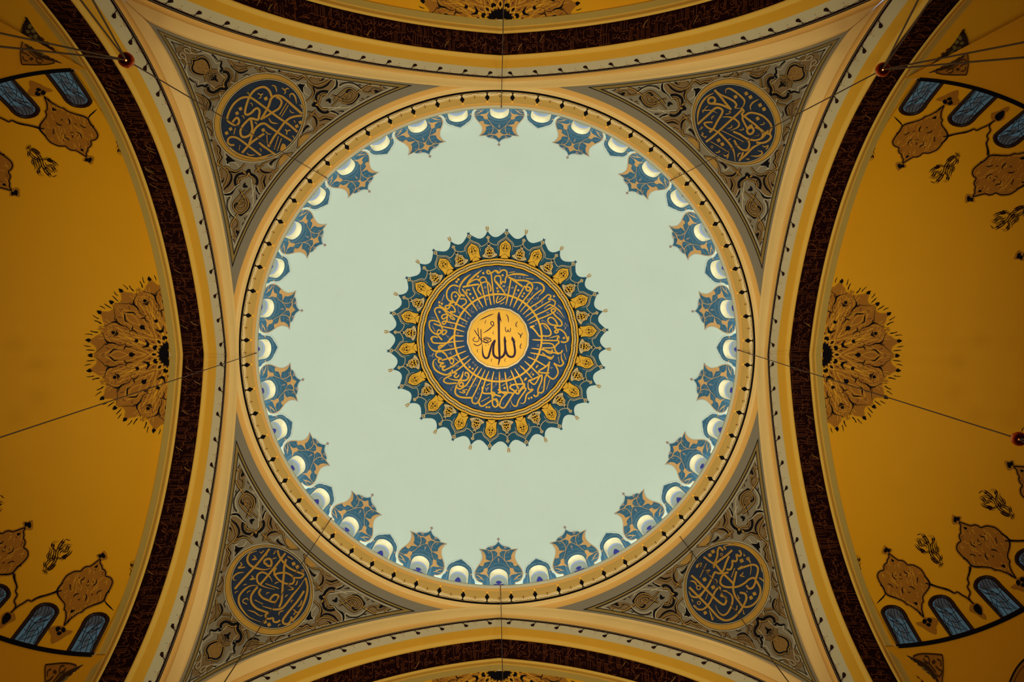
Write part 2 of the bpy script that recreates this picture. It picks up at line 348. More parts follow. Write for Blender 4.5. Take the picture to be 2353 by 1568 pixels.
# ================================================================ dome windows and their painted surrounds
ORD = 'first second third fourth fifth sixth seventh eighth ninth tenth eleventh twelfth thirteenth fourteenth fifteenth sixteenth seventeenth eighteenth nineteenth twentieth'.split()
TENS = {20: 'twenty', 30: 'thirty', 40: 'forty', 50: 'fifty', 60: 'sixty'}
def ordinal(n):
    if n <= 20: return ORD[n - 1]
    t, u = n // 10 * 10, n % 10
    return TENS[t][:-1] + 'ieth' if u == 0 else TENS[t] + '-' + ORD[u - 1]
def big_surround():
    h = MB(); c = on(DOME, K6, 2.2, base=.0005, step=.0003)
    c.fill(h, '1019 636 1034 652 1052 672 1075 688 1098 697 1128 706 1160 708 1185 722 1202 746 1240 740 1290 733 1264 762 1250 805 1247 860 1262 905 1290 945 1322 985 1346 1022 1359 1060 1360 1108 1345 1160 1302 1190 1262 1202 1262 1222 1262 1248 1160 1248 1159 1222 1159 1175 1158 1130 1156 1102 1150 1082 1140 1063 1125 1047 1105 1034 1080 1022 1052 1015 1019 1012', 'blue', 0, sm=False)
    c.fill(h, '1290 735 1263 764 1251 800 1249 850 1263 892 1281 928 1288 958 1262 972 1236 966 1226 932 1190 916 1130 906 1170 892 1203 872 1199 846 1208 812 1232 772', 'tan', 1)
    c.line(h, '1283 935 1322 985 1347 1025 1360 1070 1358 1120 1338 1162 1300 1190 1263 1203 1262 1240', 1.5, 'tan', 1)
    c.fill(h, '1284 1066 1246 1046 1232 1010 1200 999 1180 1018 1189 1050 1193 1082 1178 1122 1212 1096 1250 1086 1284 1079', 'tan', 1)
    c.line(h, '1192 1080 1172 1124 1160 1140', .9, 'tan', 1); c.line(h, '1360 1065 1320 1066 1284 1071', 1.2, 'tan', 1)
    c.line(h, '1346 1088 1300 1112 1262 1150 1236 1162', 2.4, 'tan', 1, ends=(.3, .4)); c.line(h, '1350 1140 1290 1150 1262 1122', 1.1, 'tan', 1)
    c.line(h, '1270 738 1205 742 1155 756 1124 782 1108 822 1108 868 1120 906', 1.4, 'tan', 1)
    c.line(h, '1118 900 1146 952 1178 992 1196 1010', 1.1, 'tan', 1); c.line(h, '1118 906 1088 872 1062 848 1032 832 1020 820', 1.1, 'tan', 1)
    c.fill(h, '1019 704 1040 716 1058 736 1078 746 1112 748 1140 762 1136 774 1110 764 1080 764 1056 778 1038 796 1032 812 1019 822', 'tan', 2)
    c.disc(h, 1020, 820, 17, 'tan', 2); c.line(h, '1150 792 1166 782 1166 764 1148 756 1132 764 1134 778', .9, 'tan', 2)
    c.fill(h, '1019 864 1042 890 1032 894 1030 908 1019 908', 'rose', 1)
    c.line(h, '1020 910 1048 944 1088 940 1112 968 1146 984', .5, 'pale', 1); c.line(h, '1062 782 1084 832 1112 850 1150 842 1168 850', .5, 'pale', 1)
    c.line(h, '1100 700 1118 720 1142 738', .5, 'pale', 1); c.line(h, '1180 940 1220 985 1290 1010 1330 1040', .5, 'pale', 1)
    c.line(h, '1019 984 1060 987 1100 996 1140 1014 1168 1040 1184 1072 1192 1108 1195 1170 1195 1245', .8, 'pale', 1)
    c.line(h, '1019 1000 1060 1003 1100 1011 1133 1028 1158 1054 1171 1085 1176 1130 1178 1240', .45, 'pale', 1)
    c.line(h, '1019 628 1048 656 1086 680 1130 690 1176 704 1202 734', .5, 'rose', 0); c.line(h, '1200 742 1292 726 1270 770 1256 808 1254 858 1270 900 1300 944 1334 986 1358 1026 1368 1070 1366 1120', .35, 'rose', 0)
    c.fill(h, '1110 698 1134 702 1150 710 1132 722 1108 736 1100 722', 'rose', 2)
    c.fill(h, '1019 574 1032 590 1046 606 1030 612 1026 630 1019 640', 'rose', 1, sm=False)
    return xf(h, [same, mirror(azof(DOME, 1149.4, 1243))])
def small_surround():
    h = MB(); c = on(DOME, K6, 2.2, base=.0005, step=.0003); ax = azof(DOME, 980 + 492 / K6[2], 1140 + 880 / K6[2])
    # the opening is the same as everywhere: turn the measured one onto this axis
    q = HL.copy(); a = math.radians(ax); hp = dome_pt(a - q[:, 0], q[:, 1])
    d = (hp - CAM) @ R; hx = d[:, 0] / d[:, 2] * F + W / 2; hy = d[:, 1] / d[:, 2] * F + H / 2
    hole = np.stack([hx, hy], -1)
    top = flat('492 880 520 903 556 930 576 952 604 972 632 1008 642 1050 642 1092 648 1140 674 1168 684 1205 684 1250', K6)
    c.fill(h, [np.concatenate([top, hole[::-1]])], 'blue', 0, sm=False)
    c.line(h, '488 946 540 956 588 984 614 1028 620 1080 622 1225', .7, 'pale', 1); c.line(h, '490 958 536 968 578 994 602 1034 608 1080 610 1225', .35, 'pale', 1)
    c.line(h, '492 866 530 894 580 926 624 966 652 1010 658 1060', .45, 'rose', 0); c.line(h, '640 1080 664 1074 690 1076', .5, 'tan', 0)
    c.disc(h, 630, 1094, 11, 'tan', 2); c.line(h, '640 1106 648 1130 676 1160', .5, 'rose', 1)
    return xf(h, [same, mirror(ax)]), ax
BS = big_surround(); SS, sax = small_surround(); BAX = azof(DOME, 1149.4, 1243)
big0 = xf(BS, [turn(-90 - BAX)]).build('lily_ornament'); sm0 = xf(SS, [turn(-90 - sax)]).build('pointed_arch_ornament')
def window_mesh():
    # reveal and pane of one opening whose axis is straight up in the picture
    a = -math.pi / 2; L = dens(HOLE_LOOP, .012); cen = np.array([0, .12])
    rv = MB(); rows = []
    for out, sc in ((0, 1), (.003, .985), (.012, .955), (.019, .93), (.020, .86)):
        q = L * [sc, 1]; top = L[:, 1].max(); q[:, 1] = .012 + (L[:, 1] - .012) * (1 - (1 - sc) * .35); rows.append(dome_pt(q[:, 0] + a, q[:, 1] * 1.0, out))
    rv.grid(np.array(rows)[:, list(range(len(L))) + [0]], 'cream')
    pn = MB(); q = HOLE_LOOP * [.93, 1]; q[:, 1] = .012 + (HOLE_LOOP[:, 1] - .012) * .975
    V, Fc = tess([q], .03); pn.add(dome_pt(V[:, 0] + a, V[:, 1], .0305), Fc, 'glass')
    return rv, pn
RV, PN = window_mesh()
def motif(kind):
    m = MB(); top = HL[:, 1].max()
    def fn(Q): P = dome_pt(Q[:, 0] - math.pi / 2, Q[:, 1], .0187); return P, P * 0
    c = Chart(fn, .02)
    if kind:   # trefoil
        for x, y, r in ((0, .158, .0125), (-.014, .134, .009), (.014, .134, .009), (0, .136, .010)): c.disc(m, x, y, r, 'cobalt', 0, raw=True)
    else:      # drop over two petals
        c.fill(m, [np.array([(0, .176), (.013, .146), (.009, .128), (-.009, .128), (-.013, .146)])], 'cobalt', 0)
        for sg in (-1, 1): c.fill(m, [np.array([(.003 * sg, .124), (.018 * sg, .124), (.03 * sg, .110), (.03 * sg, .097), (.01 * sg, .107)])], 'maroon', 0)
        c.line(m, np.array([(-.034, .100), (-.018, .127), (0, .130), (.018, .127), (.034, .100)]), .0025, 'pale', 0)
    return m
w0 = RV.build('window_1'); p0 = PN.build('pane', w0); g0 = [motif(0).build('stained_glass_motif', w0), motif(1).build('stained_glass_motif', w0)]
rev = w0.data; pan = p0.data; gm = [g.data for g in g0]; bpy.data.objects.remove(g0[0])
props(w0, kind='structure')
def put(obj_, name, deg):
    o = obj_.copy(); o.name = name; o.rotation_euler = (0, 0, math.radians(deg)); C.objects.link(o); return o
for i in range(36):
    if i == 0: w_ = w0
    else:
        w_ = bpy.data.objects.new('window_%d' % (i + 1), rev); C.objects.link(w_); w_.rotation_euler = (0, 0, math.radians(10 * i)); w_['kind'] = 'structure'
        for nm, d in (('pane', pan), ('stained_glass_motif', gm[(i + 1) % 2])):
            q = bpy.data.objects.new(nm, d); C.objects.link(q); q.parent = w_
for i in range(18):
    where = 'topmost of the ring of windows' if i == 0 else 'lowest of all, below the medallion' if i == 9 else '%s clockwise from the topmost one' % ordinal(i)
    o = big0 if i == 0 else put(big0, 'lily_ornament', 20 * i)
    props(o, 'lily-shaped blue painted window surround, ' + where, 'ornament', 'large painted surrounds round the dome windows')
    o = sm0 if i == 0 else put(sm0, 'pointed_arch_ornament', 0)
    o.rotation_euler = (0, 0, math.radians(10 + 20 * i))
    props(o, 'small pointed blue window surround, %s clockwise from the topmost lily-shaped one' % ordinal(i + 1), 'ornament', 'small painted surrounds round the dome windows')
# ================================================================ ring cornice ornament
def cove_fn(Q):
    pr = np.array(COVE[::-1]); L = np.concatenate([[0], np.cumsum(np.linalg.norm(np.diff(pr, axis=0), axis=1))])
    r = np.interp(Q[:, 1], L, pr[:, 0]); z = np.interp(Q[:, 1], L, pr[:, 1]); th = Q[:, 0] / .96 - math.pi / 2
    P = np.stack([r * np.cos(th), r * np.sin(th), z], -1)
    n = np.stack([-np.cos(th) * .75, -np.sin(th) * .75, np.full(len(Q), -.66)], -1); return P, n
CV = Chart(cove_fn, .008, base=.0008, step=.0005)
lz = MB()
CV.fill(lz, [np.array([(0, .0345), (.0040, .0280), (.0086, .0205), (.0054, .0130), (.0022, .0095), (.0020, .0045), (.006, .0), (-.006, .0), (-.0020, .0045), (-.0022, .0095), (-.0054, .0130), (-.0086, .0205), (-.0040, .0280)])], 'black', 2)
tp = MB()
for sg in (-1, 1): CV.disc(tp, .0017 * sg, .0405, .0024, 'amber', 3, raw=True)
CV.disc(tp, 0, .0370, .0020, 'amber', 3, raw=True)
lo = lz.build('cornice_lozenge'); to = tp.build('amber_tip', lo)
scr = MB()
def wave(x0, x1, f, n=15): u = np.linspace(0, 1, n); return np.stack([x0 + (x1 - x0) * u, f(u)], -1)
PIT = .96 * 2 * math.pi / 64
for sg in (-1, 1):
    def X(x): return x * sg + PIT / 2
    h = [np.array([(X(-PIT / 2 + .004), .002), (X(-PIT / 2 + .006), .0150), (X(-PIT / 2 + .014), .0155), (X(-.012), .0130), (X(-.004), .0115), (X(0), .0100), (X(0), .003), (X(-.02), .002)])]
    CV.fill(scr, h, 'cream2', 0)
    CV.line(scr, wave(X(-PIT / 2 + .006), X(-.003), lambda u: .0085 + .003 * np.sin(u * 14)), .0012, 'tan', 1)
    CV.line(scr, wave(X(-PIT / 2 + .004), X(0), lambda u: .0145 - .006 * u + .0012 * np.sin(u * 9)), .0009, 'tan', 1)
    CV.line(scr, wave(X(-PIT / 2 + .002), X(0), lambda u: .0012 + .002 * np.sin(u * math.pi)), .0016, 'black', 2)
CV.fill(scr, [np.array([(PIT / 2, .0205), (PIT / 2 + .0024, .0175), (PIT / 2, .0145), (PIT / 2 - .0024, .0175)])], 'brown', 2)
CV.line(scr, np.array([(PIT / 2, .0145), (PIT / 2, .009)]), .0010, 'brown', 1)
CV.disc(scr, PIT / 2, .0075, .0022, 'tan', 2, raw=True)
so = xf(scr, [turn(5.625 * (k + .5)) for k in range(64)]).build('scroll_border')
props(so, 'cream painted scroll border with small brown diamonds running round the ochre ring cornice', 'painted border')
for k in range(64):
    if k == 0: o = lo
    else:
        o = lo.copy(); C.objects.link(o); q = to.copy(); q.parent = o; C.objects.link(q)
    o.rotation_euler = (0, 0, math.radians(5.625 * (k + .5)))
    props(o, 'black lozenge with amber tip on the cornice, %s clockwise from the topmost cable' % ordinal(k + 1), 'ornament', 'black lozenges round the ring cornice')
# ================================================================ arch soffit drawing surface: (arc length from the apex, distance out)
_s = np.linspace(0, 1.02, 600); _z = arch_z(_s); _L = np.concatenate([[0], np.cumsum(np.hypot(np.diff(_s), np.diff(_z)))]); LMAX = _L[-1]
RAX = ([1.0045, 1.02, 1.0395, 1.055, 1.069, 1.0765, 1.085, 1.11, 1.14, 1.162, 1.187, 1.21], [.998, .99, .978, .97, .966, .960, .962, .962, .964, .966, .974, .98])
def soffit_fn(Q):
    L = np.abs(Q[:, 0]); s = np.interp(L, _L, _s) + 0; x = Q[:, 1]; ra = np.interp(x, *RAX); z = arch_z(s) - np.maximum(L - LMAX, 0)
    sg = np.sign(Q[:, 0]); P = np.stack([x, sg * s * ra, z], -1)
    ds = 1e-3; dz = (arch_z(s + ds) - arch_z(s)) / ds; n = np.stack([0 * s, sg * dz, -np.ones_like(s)], -1); n /= np.linalg.norm(n, axis=1, keepdims=True)
    return P, n
SF = Chart(soffit_fn, .012, base=.0008, step=.0004)
LV = float(np.interp(.999, _s, _L))
def vine():
    m = MB(); p = .0925
    for sg in (-1, 1):
        SF.line(m, np.stack([sg * np.linspace(.0001, LV - .01, 160), np.full(160, 1.0072)], -1), .0052, 'brown', 1, sm=False)
        k = 0
        while (k + .5) * p < LV - .02:
            c = (k + .5) * p
            def T(a): return np.array([(sg * (c - x), 1.0085 + y) for x, y in a])
            SF.line(m, T([(-.003, -.001), (.000, .003), (.0022, .0075), (.004, .0105)]), .0026, 'brown', 2)
            SF.fill(m, [T([(.0010, .0075), (.0065, .0070), (.0185, .0125), (.0150, .0180), (.0060, .0190), (.0022, .0140)])], 'brown', 2, sm=False)
            SF.line(m, T([(-.012, .001), (-.006, .0026), (.001, .0036), (.012, .003), (.022, .0014), (.034, .0012), (.046, .0035), (.056, .001), (.066, .0012), (.078, .001)]), .0011, 'brown', 2)
            SF.disc(m, sg * (c - p / 2), 1.0210, .0012, 'brown', 2, raw=True); SF.disc(m, sg * (c - p / 2), 1.0128, .0022, 'tan', 2, raw=True)
            SF.line(m, T([(.028, .004), (.036, .0068), (.046, .0052)]), .0008, 'tan', 2); k += 1
    return m
VN = vine()
for sd, a in SIDES.items():
    o = xf(VN, [lambda V, a=a: rotz(V, a)]).build('vine_border')
    props(o, 'brown painted vine line with hanging leaves along the edge of the %s great arch' % {'left': 'left-hand', 'right': 'right-hand', 'top': 'upper', 'bottom': 'lower'}[sd], 'painted border', 'painted vines on the arch edges')
# ================================================================ cables and copper balls of the chandelier rigging
def rp(px, py, z): d = ray(px, py); return CAM + d * (z - CAM[2]) / d[2]
def nearest_z(P, px, py):
    """height on the pixel's ray where it passes closest to the plumb line through P"""
    d = ray(px, py); h = d[:2] / d[2]; q = P[:2] - CAM[:2]; return float(q @ h / (h @ h))
def cable(pts, name='cable', parent=None, r=.0014):
    m = MB(); m.tube(np.array(pts), r, 'cable', 6); return m.build(name, parent)
RIG = [  # top end on the ring (pixel), a lower pixel on the same cable, ball radius in pixels or 0, where it is
    ((750, 409), (290, 138), 17, 'from the upper left of the dome ring', [(170, -20), (202, -20), (-10, 74), (-10, 106)]),
    ((1541, 415), (2028, 160), 16, 'from the upper right of the dome ring', [(2120, -20), (2165, -40), (2365, 95), (2365, 131)]),
    ((588, 812), (-25, 1014), 17, 'from the left of the dome ring', []),
    ((1696, 805), (2341, 1009), 17, 'from the right of the dome ring', [(2440, 1020), (2420, 1060)]),
    ((1152, 246), (1158, -30), 0, 'from the top of the dome ring', []),
    ((1150, 1345), (1156, 1600), 0, 'from the foot of the dome ring', []),
    ((761, 1192), (500, 1592), 0, 'from the lower left of the dome ring', []),
    ((1553, 1221), (1830, 1592), 0, 'from the lower right of the dome ring', [])]
for top, low, br, wh, tails in RIG:
    P = rp(*top, 2.772); z = nearest_z(P, *low); B = rp(*low, z)
    o = cable([P, P * .5 + B * .5, B]); n_ = MB(); n_.tube(np.array([P + [0, 0, .004], P - [0, 0, .006]]), .0035, 'brass', 8); n_.build('anchor', o)
    props(o, 'thin steel cable hanging down ' + wh, 'cable', 'chandelier cables')
    if br:
        R_ = br * z / F * 1.0; m = MB(); u = np.linspace(0, np.pi, 25); v = np.linspace(0, 2 * np.pi, 49)
        S_ = np.stack([np.sin(u)[None] * np.cos(v)[:, None], np.sin(u)[None] * np.sin(v)[:, None], np.broadcast_to(np.cos(u)[None], (49, 25))], -1)
        m.grid(B + R_ * S_, 'brass'); c = MB(); c.tube(np.array([B + [0, 0, R_ * .9], B + [0, 0, R_ * 1.25]]), R_ * .22, 'brass', 12)
        b = m.build('copper_ball'); c.build('collar', b)
        props(b, 'shiny copper ball hanging on the cable %s' % wh, 'ball', 'copper cable balls')
        for k, t in enumerate(tails):
            E_ = rp(*t, z * .72); S0 = B + (E_ - B) / np.linalg.norm(E_ - B) * R_ * .9
            q = cable([S0, S0 * .5 + E_ * .5, E_], 'stay_cable')
            props(q, '%s slanting stay cable from the ball %s' % (ORD[k], wh.replace('from ', 'hung at ').replace('the dome ring', 'the ring')), 'cable', 'chandelier stay cables')
# ================================================================ strokes written as text: 'kind width x y x y ...'
def script(c, mb, txt, m, layer=2, thin='thin', T=None, post=None):
    """N plain stroke, T tapered stroke, + stroke with a barbed tip, P filled shape, D lozenge dot (x y r), O small ring (x y r)"""
    k = c.T[2]
    for item in txt.split(';'):
        t = item.split()
        if not t: continue
        kd = t[0]; v = [float(q) for q in t[1:]]
        if kd in 'NT+S':
            wd = v[0] / k; P = flat(' '.join(map(str, v[1:])), c.T)
            e = (1, 1) if kd in 'N+S' else (.25, .15)
            if kd == '+': e = (1, .45)
            c.line(mb, P, wd, thin if kd == 'S' else m, layer, ends=e)
            if kd == '+':
                t_ = P[-1] - P[-2]; t_ /= np.linalg.norm(t_); n_ = np.array([-t_[1], t_[0]])
                c.fill(mb, [np.array([P[-1] - t_ * wd * 3.4 + n_ * wd * 1.25, P[-1] - t_ * wd * 2.2 + n_ * wd * .3, P[-1], P[-1] - t_ * wd * 2.0])], m, layer, sm=False)
        elif kd == 'P': c.fill(mb, [flat(' '.join(map(str, v)), c.T)], m, layer)
        elif kd == 'D':
            x, y, r = v; a = math.radians(20) + np.arange(4) * np.pi / 2
            c.fill(mb, [(np.array([x, y]) + r * np.stack([np.cos(a), np.sin(a)], -1)) / k + np.array(c.T[:2])], m, layer, sm=False)
        elif kd == 'O':
            x, y, r = v; a = np.arange(8) * np.pi / 4; c.line(mb, (np.array([x, y]) + r * np.stack([np.cos(a), np.sin(a)], -1)) / k + np.array(c.T[:2]), r * .55 / k, thin, layer, closed=True)
# ================================================================ the great medallion at the top of the dome
MC = (1144.6, 778.0)
def circ(r, n=90, c=MC, a0=0): a = a0 + np.linspace(0, 2 * np.pi, n, endpoint=False); return np.array(c) + r * np.stack([np.cos(a), np.sin(a)], -1)
MA = azof(DOME, 1130 + 209 / 6.534, 520 + 250 / 6.534)       # azimuth of the topmost golden petal
K8 = (1130, 520, 6.534); c8 = on(DOME, K8, 2.0, base=.0008, step=.0004)
med = empty('dome_medallion'); props(med, 'round blue and gold calligraphy medallion with jagged petal rim crowning the green dome', 'medallion')
def ring_fn(Q):   # x = azimuth, y = true radius from the dome axis
    P = np.stack([Q[:, 1] * np.cos(Q[:, 0]), Q[:, 1] * np.sin(Q[:, 0]), D_Z + D_H * np.sqrt(1 - (Q[:, 1] / D_R) ** 2)], -1); return P, DOME.nrm(P)
RC = Chart(ring_fn, .03, base=.0008, step=.0004)
def ann(mb, r0, r1, m, layer, n=360, wob=0):
    th = np.linspace(0, 2 * np.pi, n + 1); k = max(2, int((r1 - r0) / .012) + 1); r = np.linspace(r0, r1, k)
    wb = 1 + wob * np.abs(np.sin(18 * (th - math.radians(MA)) / 1.0))
    P, nn = ring_fn(np.stack([np.broadcast_to(th[:, None], (n + 1, k)), r[None] * wb[:, None]], -1).reshape(-1, 2)); mb.grid((P + nn * (.0008 + .0004 * layer)).reshape(n + 1, k, 3), m)
DEG = lambda px, py: DOME.hit(px, py)
g = MB(); ann(g, .005, .372, 'indigo', 1); g.build('script_ground', med)
# petal rim, drawn on half a sector and repeated eighteen times
blue_ = MB()
c8.fill(blue_, '215 34 240 72 262 100 290 132 330 172 368 190 410 190 450 172 486 142 503 118 520 600 380 650 160 650 180 450 200 200 208 40', 'teal', 0, sm=False)
rib = MB()
c8.line(rib, '218 118 219 150 234 172 262 200 298 230 322 260 330 296 352 304 392 302 440 286 476 262 484 238', 1.5, 'tgold', 2)
for cx, cy, r, a in ((220, 103, 27, 5), (487, 212, 22, 14)):
    q = [np.array([cx, cy]) + rr * np.stack([np.cos(np.radians(a + 90 * np.arange(4))), np.sin(np.radians(a + 90 * np.arange(4)))], -1) for rr in (r * 1.25, r * .5)]
    c8.fill(rib, [(p_ / 6.534 + np.array([1130, 520])) for p_ in q], 'tgold', 3, sm=False)
c8.fill(rib, '510 112 520 96 530 66 540 50 544 70 536 96 520 118', 'dgold', 2)
petals = MB()
c8.fill(petals, '208 196 236 222 272 252 292 285 298 330 286 372 278 420 282 460 300 490 260 505 178 505 200 300', 'black', 1, sm=False)
c8.fill(petals, '208 204 234 230 266 258 284 288 290 328 278 370 270 420 272 458 262 462 240 448 196 412 200 300', 'mgold', 2, sm=False)
c8.fill(petals, '194 418 232 446 248 480 184 490', 'mgold', 2, sm=False)
c8.line(petals, '212 180 244 210 284 240 306 280 312 330 300 366', .8, 'tgold', 2)
c8.line(petals, '208 258 226 278 250 286 270 296 258 316 264 336 244 350 228 366 208 392', .8, 'black', 3); c8.line(petals, '206 250 238 270', .5, 'black', 3)
c8.fill(petals, '214 282 228 296 224 308 212 304', 'black', 3); c8.fill(petals, '214 316 236 322 240 338 222 340', 'black', 3); c8.line(petals, '205 326 216 336 220 352 206 366', .7, 'black', 3)
c8.fill(petals, '478 296 440 322 400 340 372 352 346 392 336 420 300 428 292 452 322 486 366 510 402 530', 'black', 1, sm=False)
c8.fill(petals, '478 312 446 330 406 346 378 358 354 398 342 424 308 434 302 450 330 478 372 500 402 520', 'tgold', 2, sm=False)
c8.line(petals, '462 344 444 362 412 362 396 374 372 384 352 400 362 420 362 446 384 476 392 500 400 512', .8, 'black', 3)
c8.fill(petals, '456 362 440 372 408 374 378 396 372 410 374 440 392 470 404 500', 'mgold', 3, sm=False)
for t in ('448 376 430 382 426 396 438 398', '414 384 398 396 404 412 420 404', '392 418 378 430 386 446 402 438', '418 420 404 436 412 452 428 440', '398 462 388 474 396 490 410 478'): c8.fill(petals, t, 'black', 4)
def r_of(px, py): P = DOME.hit(px, py); return float(np.hypot(P[0], P[1]))
for mb_, nm in ((blue_, 'teal_rim'), (petals, 'petal'), (rib, 'gold_tracery')):
    half = xf(mb_, [same, mirror(MA)])
    if nm == 'petal':
        p0_ = half.build('petal_pair', med)
        for k in range(1, 18): q = p0_.copy(); q.parent = med; q.rotation_euler = (0, 0, math.radians(20 * k)); C.objects.link(q)
    else: xf(half, [turn(20 * k) for k in range(18)]).build(nm, med)
bd = MB(); u = .0021875
ann(bd, .366, .405, 'black', 3); ann(bd, .3685, .3765, 'mgold', 5, wob=.006); ann(bd, .3800, .3885, 'tgold', 5, wob=.006); ann(bd, .3925, .4005, 'mgold', 5, wob=.006)
for k in range(36):
    a = math.radians(MA + 10 * k); RC.fill(bd, [np.array([(a + .017, .389), (a, .3965), (a - .017, .389), (a, .3815)])], 'black', 6, sm=False); RC.fill(bd, [np.array([(a + .012, .389), (a, .394), (a - .012, .389), (a, .384)])], 'tgold', 7, sm=False)
bd.build('strapwork_ring', med)
sc_ = MB(); cc = on(DOME, (0, 0, 1), 2.2, base=.0008, step=.0004)
cc.line(sc_, circ(100.6, 72, (1144.4, 776.6)), 4.3, 'mgold', 4, closed=True)
Q1 = on(DOME, (970, 600, 8.711), 1.6, base=.0008, step=.0004); Q2 = on(DOME, (1140, 600, 8.711), 1.6, base=.0008, step=.0004); Q3 = on(DOME, (970, 775, 8.711), 1.6, base=.0008, step=.0004); Q4 = on(DOME, (1140, 775, 4.978), 1.6, base=.0008, step=.0004)
script(Q1, sc_, """+ 28 800 560 1000 840 1105 1000;+ 28 1010 520 1110 740 1220 930;+ 28 1165 400 1240 700 1290 900;N 26 1305 430 1330 640 1380 880;+ 28 1380 230 1420 600 1445 865;+ 28 690 860 840 970 985 1115;+ 28 560 1050 740 1130 910 1220;+ 26 500 1215 690 1260 865 1325;
+ 26 230 1255 400 1310 640 1360 845 1415;+ 26 660 1490 740 1500 830 1505;T 38 890 470 960 380 1080 270 1200 178;T 38 740 570 770 470 860 350 975 262;N 26 740 560 745 620 790 680 850 710;N 36 810 522 900 502 1010 482 1130 465;N 30 890 480 980 410 1060 370 1120 370 1140 405;
N 28 1140 405 1170 340 1220 318 1270 345 1300 430;N 28 1110 580 1130 520 1180 450 1260 418 1320 430 1360 490 1375 560 1365 610;+ 26 1110 580 1150 630 1190 690;N 26 960 580 900 575 885 610 905 655;N 30 1390 240 1330 255 1300 235 1300 200 1330 190 1370 230 1410 225 1450 195 1500 195 1540 240;
N 28 1568 300 1500 295 1455 330 1460 400 1520 480 1568 540;N 30 550 805 500 740 490 640 520 560 580 500 650 485 730 510;N 36 550 800 620 822 560 850 535 900;N 30 540 890 480 895 460 930 500 960 545 930 560 880 620 910 655 970 650 1020 560 1010;
N 28 735 700 710 650 660 620 600 650 590 740 640 820 700 870;N 36 660 890 720 770 760 700 800 680 850 700;N 28 760 760 830 755 880 790 870 850 800 900 790 920;N 30 330 880 430 950 520 1020 600 1050;N 28 500 1060 470 1020 400 950 330 930 270 950 250 1000 290 1100 350 1230 390 1320 410 1400;
N 28 500 1060 420 1080 390 1120 420 1160 480 1130 520 1060 505 1120 490 1200 450 1260 410 1260 410 1220 470 1200 520 1215;N 22 540 1080 580 1150 650 1170 610 1120 550 1080;N 28 360 1230 270 1200 200 1190 150 1210 140 1260 160 1360 230 1440 320 1480;
N 28 300 1420 330 1380 375 1400 360 1450 310 1460 295 1430 310 1480 350 1530 400 1580;N 28 400 1400 450 1385 490 1410 450 1460 405 1470 400 1400;N 28 170 1580 190 1530 250 1515 310 1535;N 28 540 1580 600 1520 650 1480;
D 725 367 30;D 690 415 30;D 1225 243 30;D 1118 307 30;D 963 660 30;D 1020 740 28;D 668 705 26;D 342 828 30;D 395 855 30;D 348 1020 28;D 1503 545 30;D 1520 607 30;N 12 445 672 390 805;S 8 1005 910 975 1040;S 8 870 1050 855 1160;N 10 205 1310 260 1410;S 8 650 530 700 590;
O 1147 940 16;O 1020 1020 16;O 928 1148 15;O 880 1255 15;O 712 1448 16;O 1302 762 16;O 745 1035 16;S 8 715 900 720 1020;O 1108 895 16;S 8 1125 800 1095 880;O 810 1240 13;O 600 1300 15;S 8 540 1160 570 1290;O 520 1520 15;S 9 465 1460 510 1525;S 9 1235 510 1280 510 1240 530 1285 535 1240 555;S 8 180 1130 240 1140 270 1165;S 8 910 970 950 970 955 1000;S 8 1270 590 1290 650""", 'mgold')
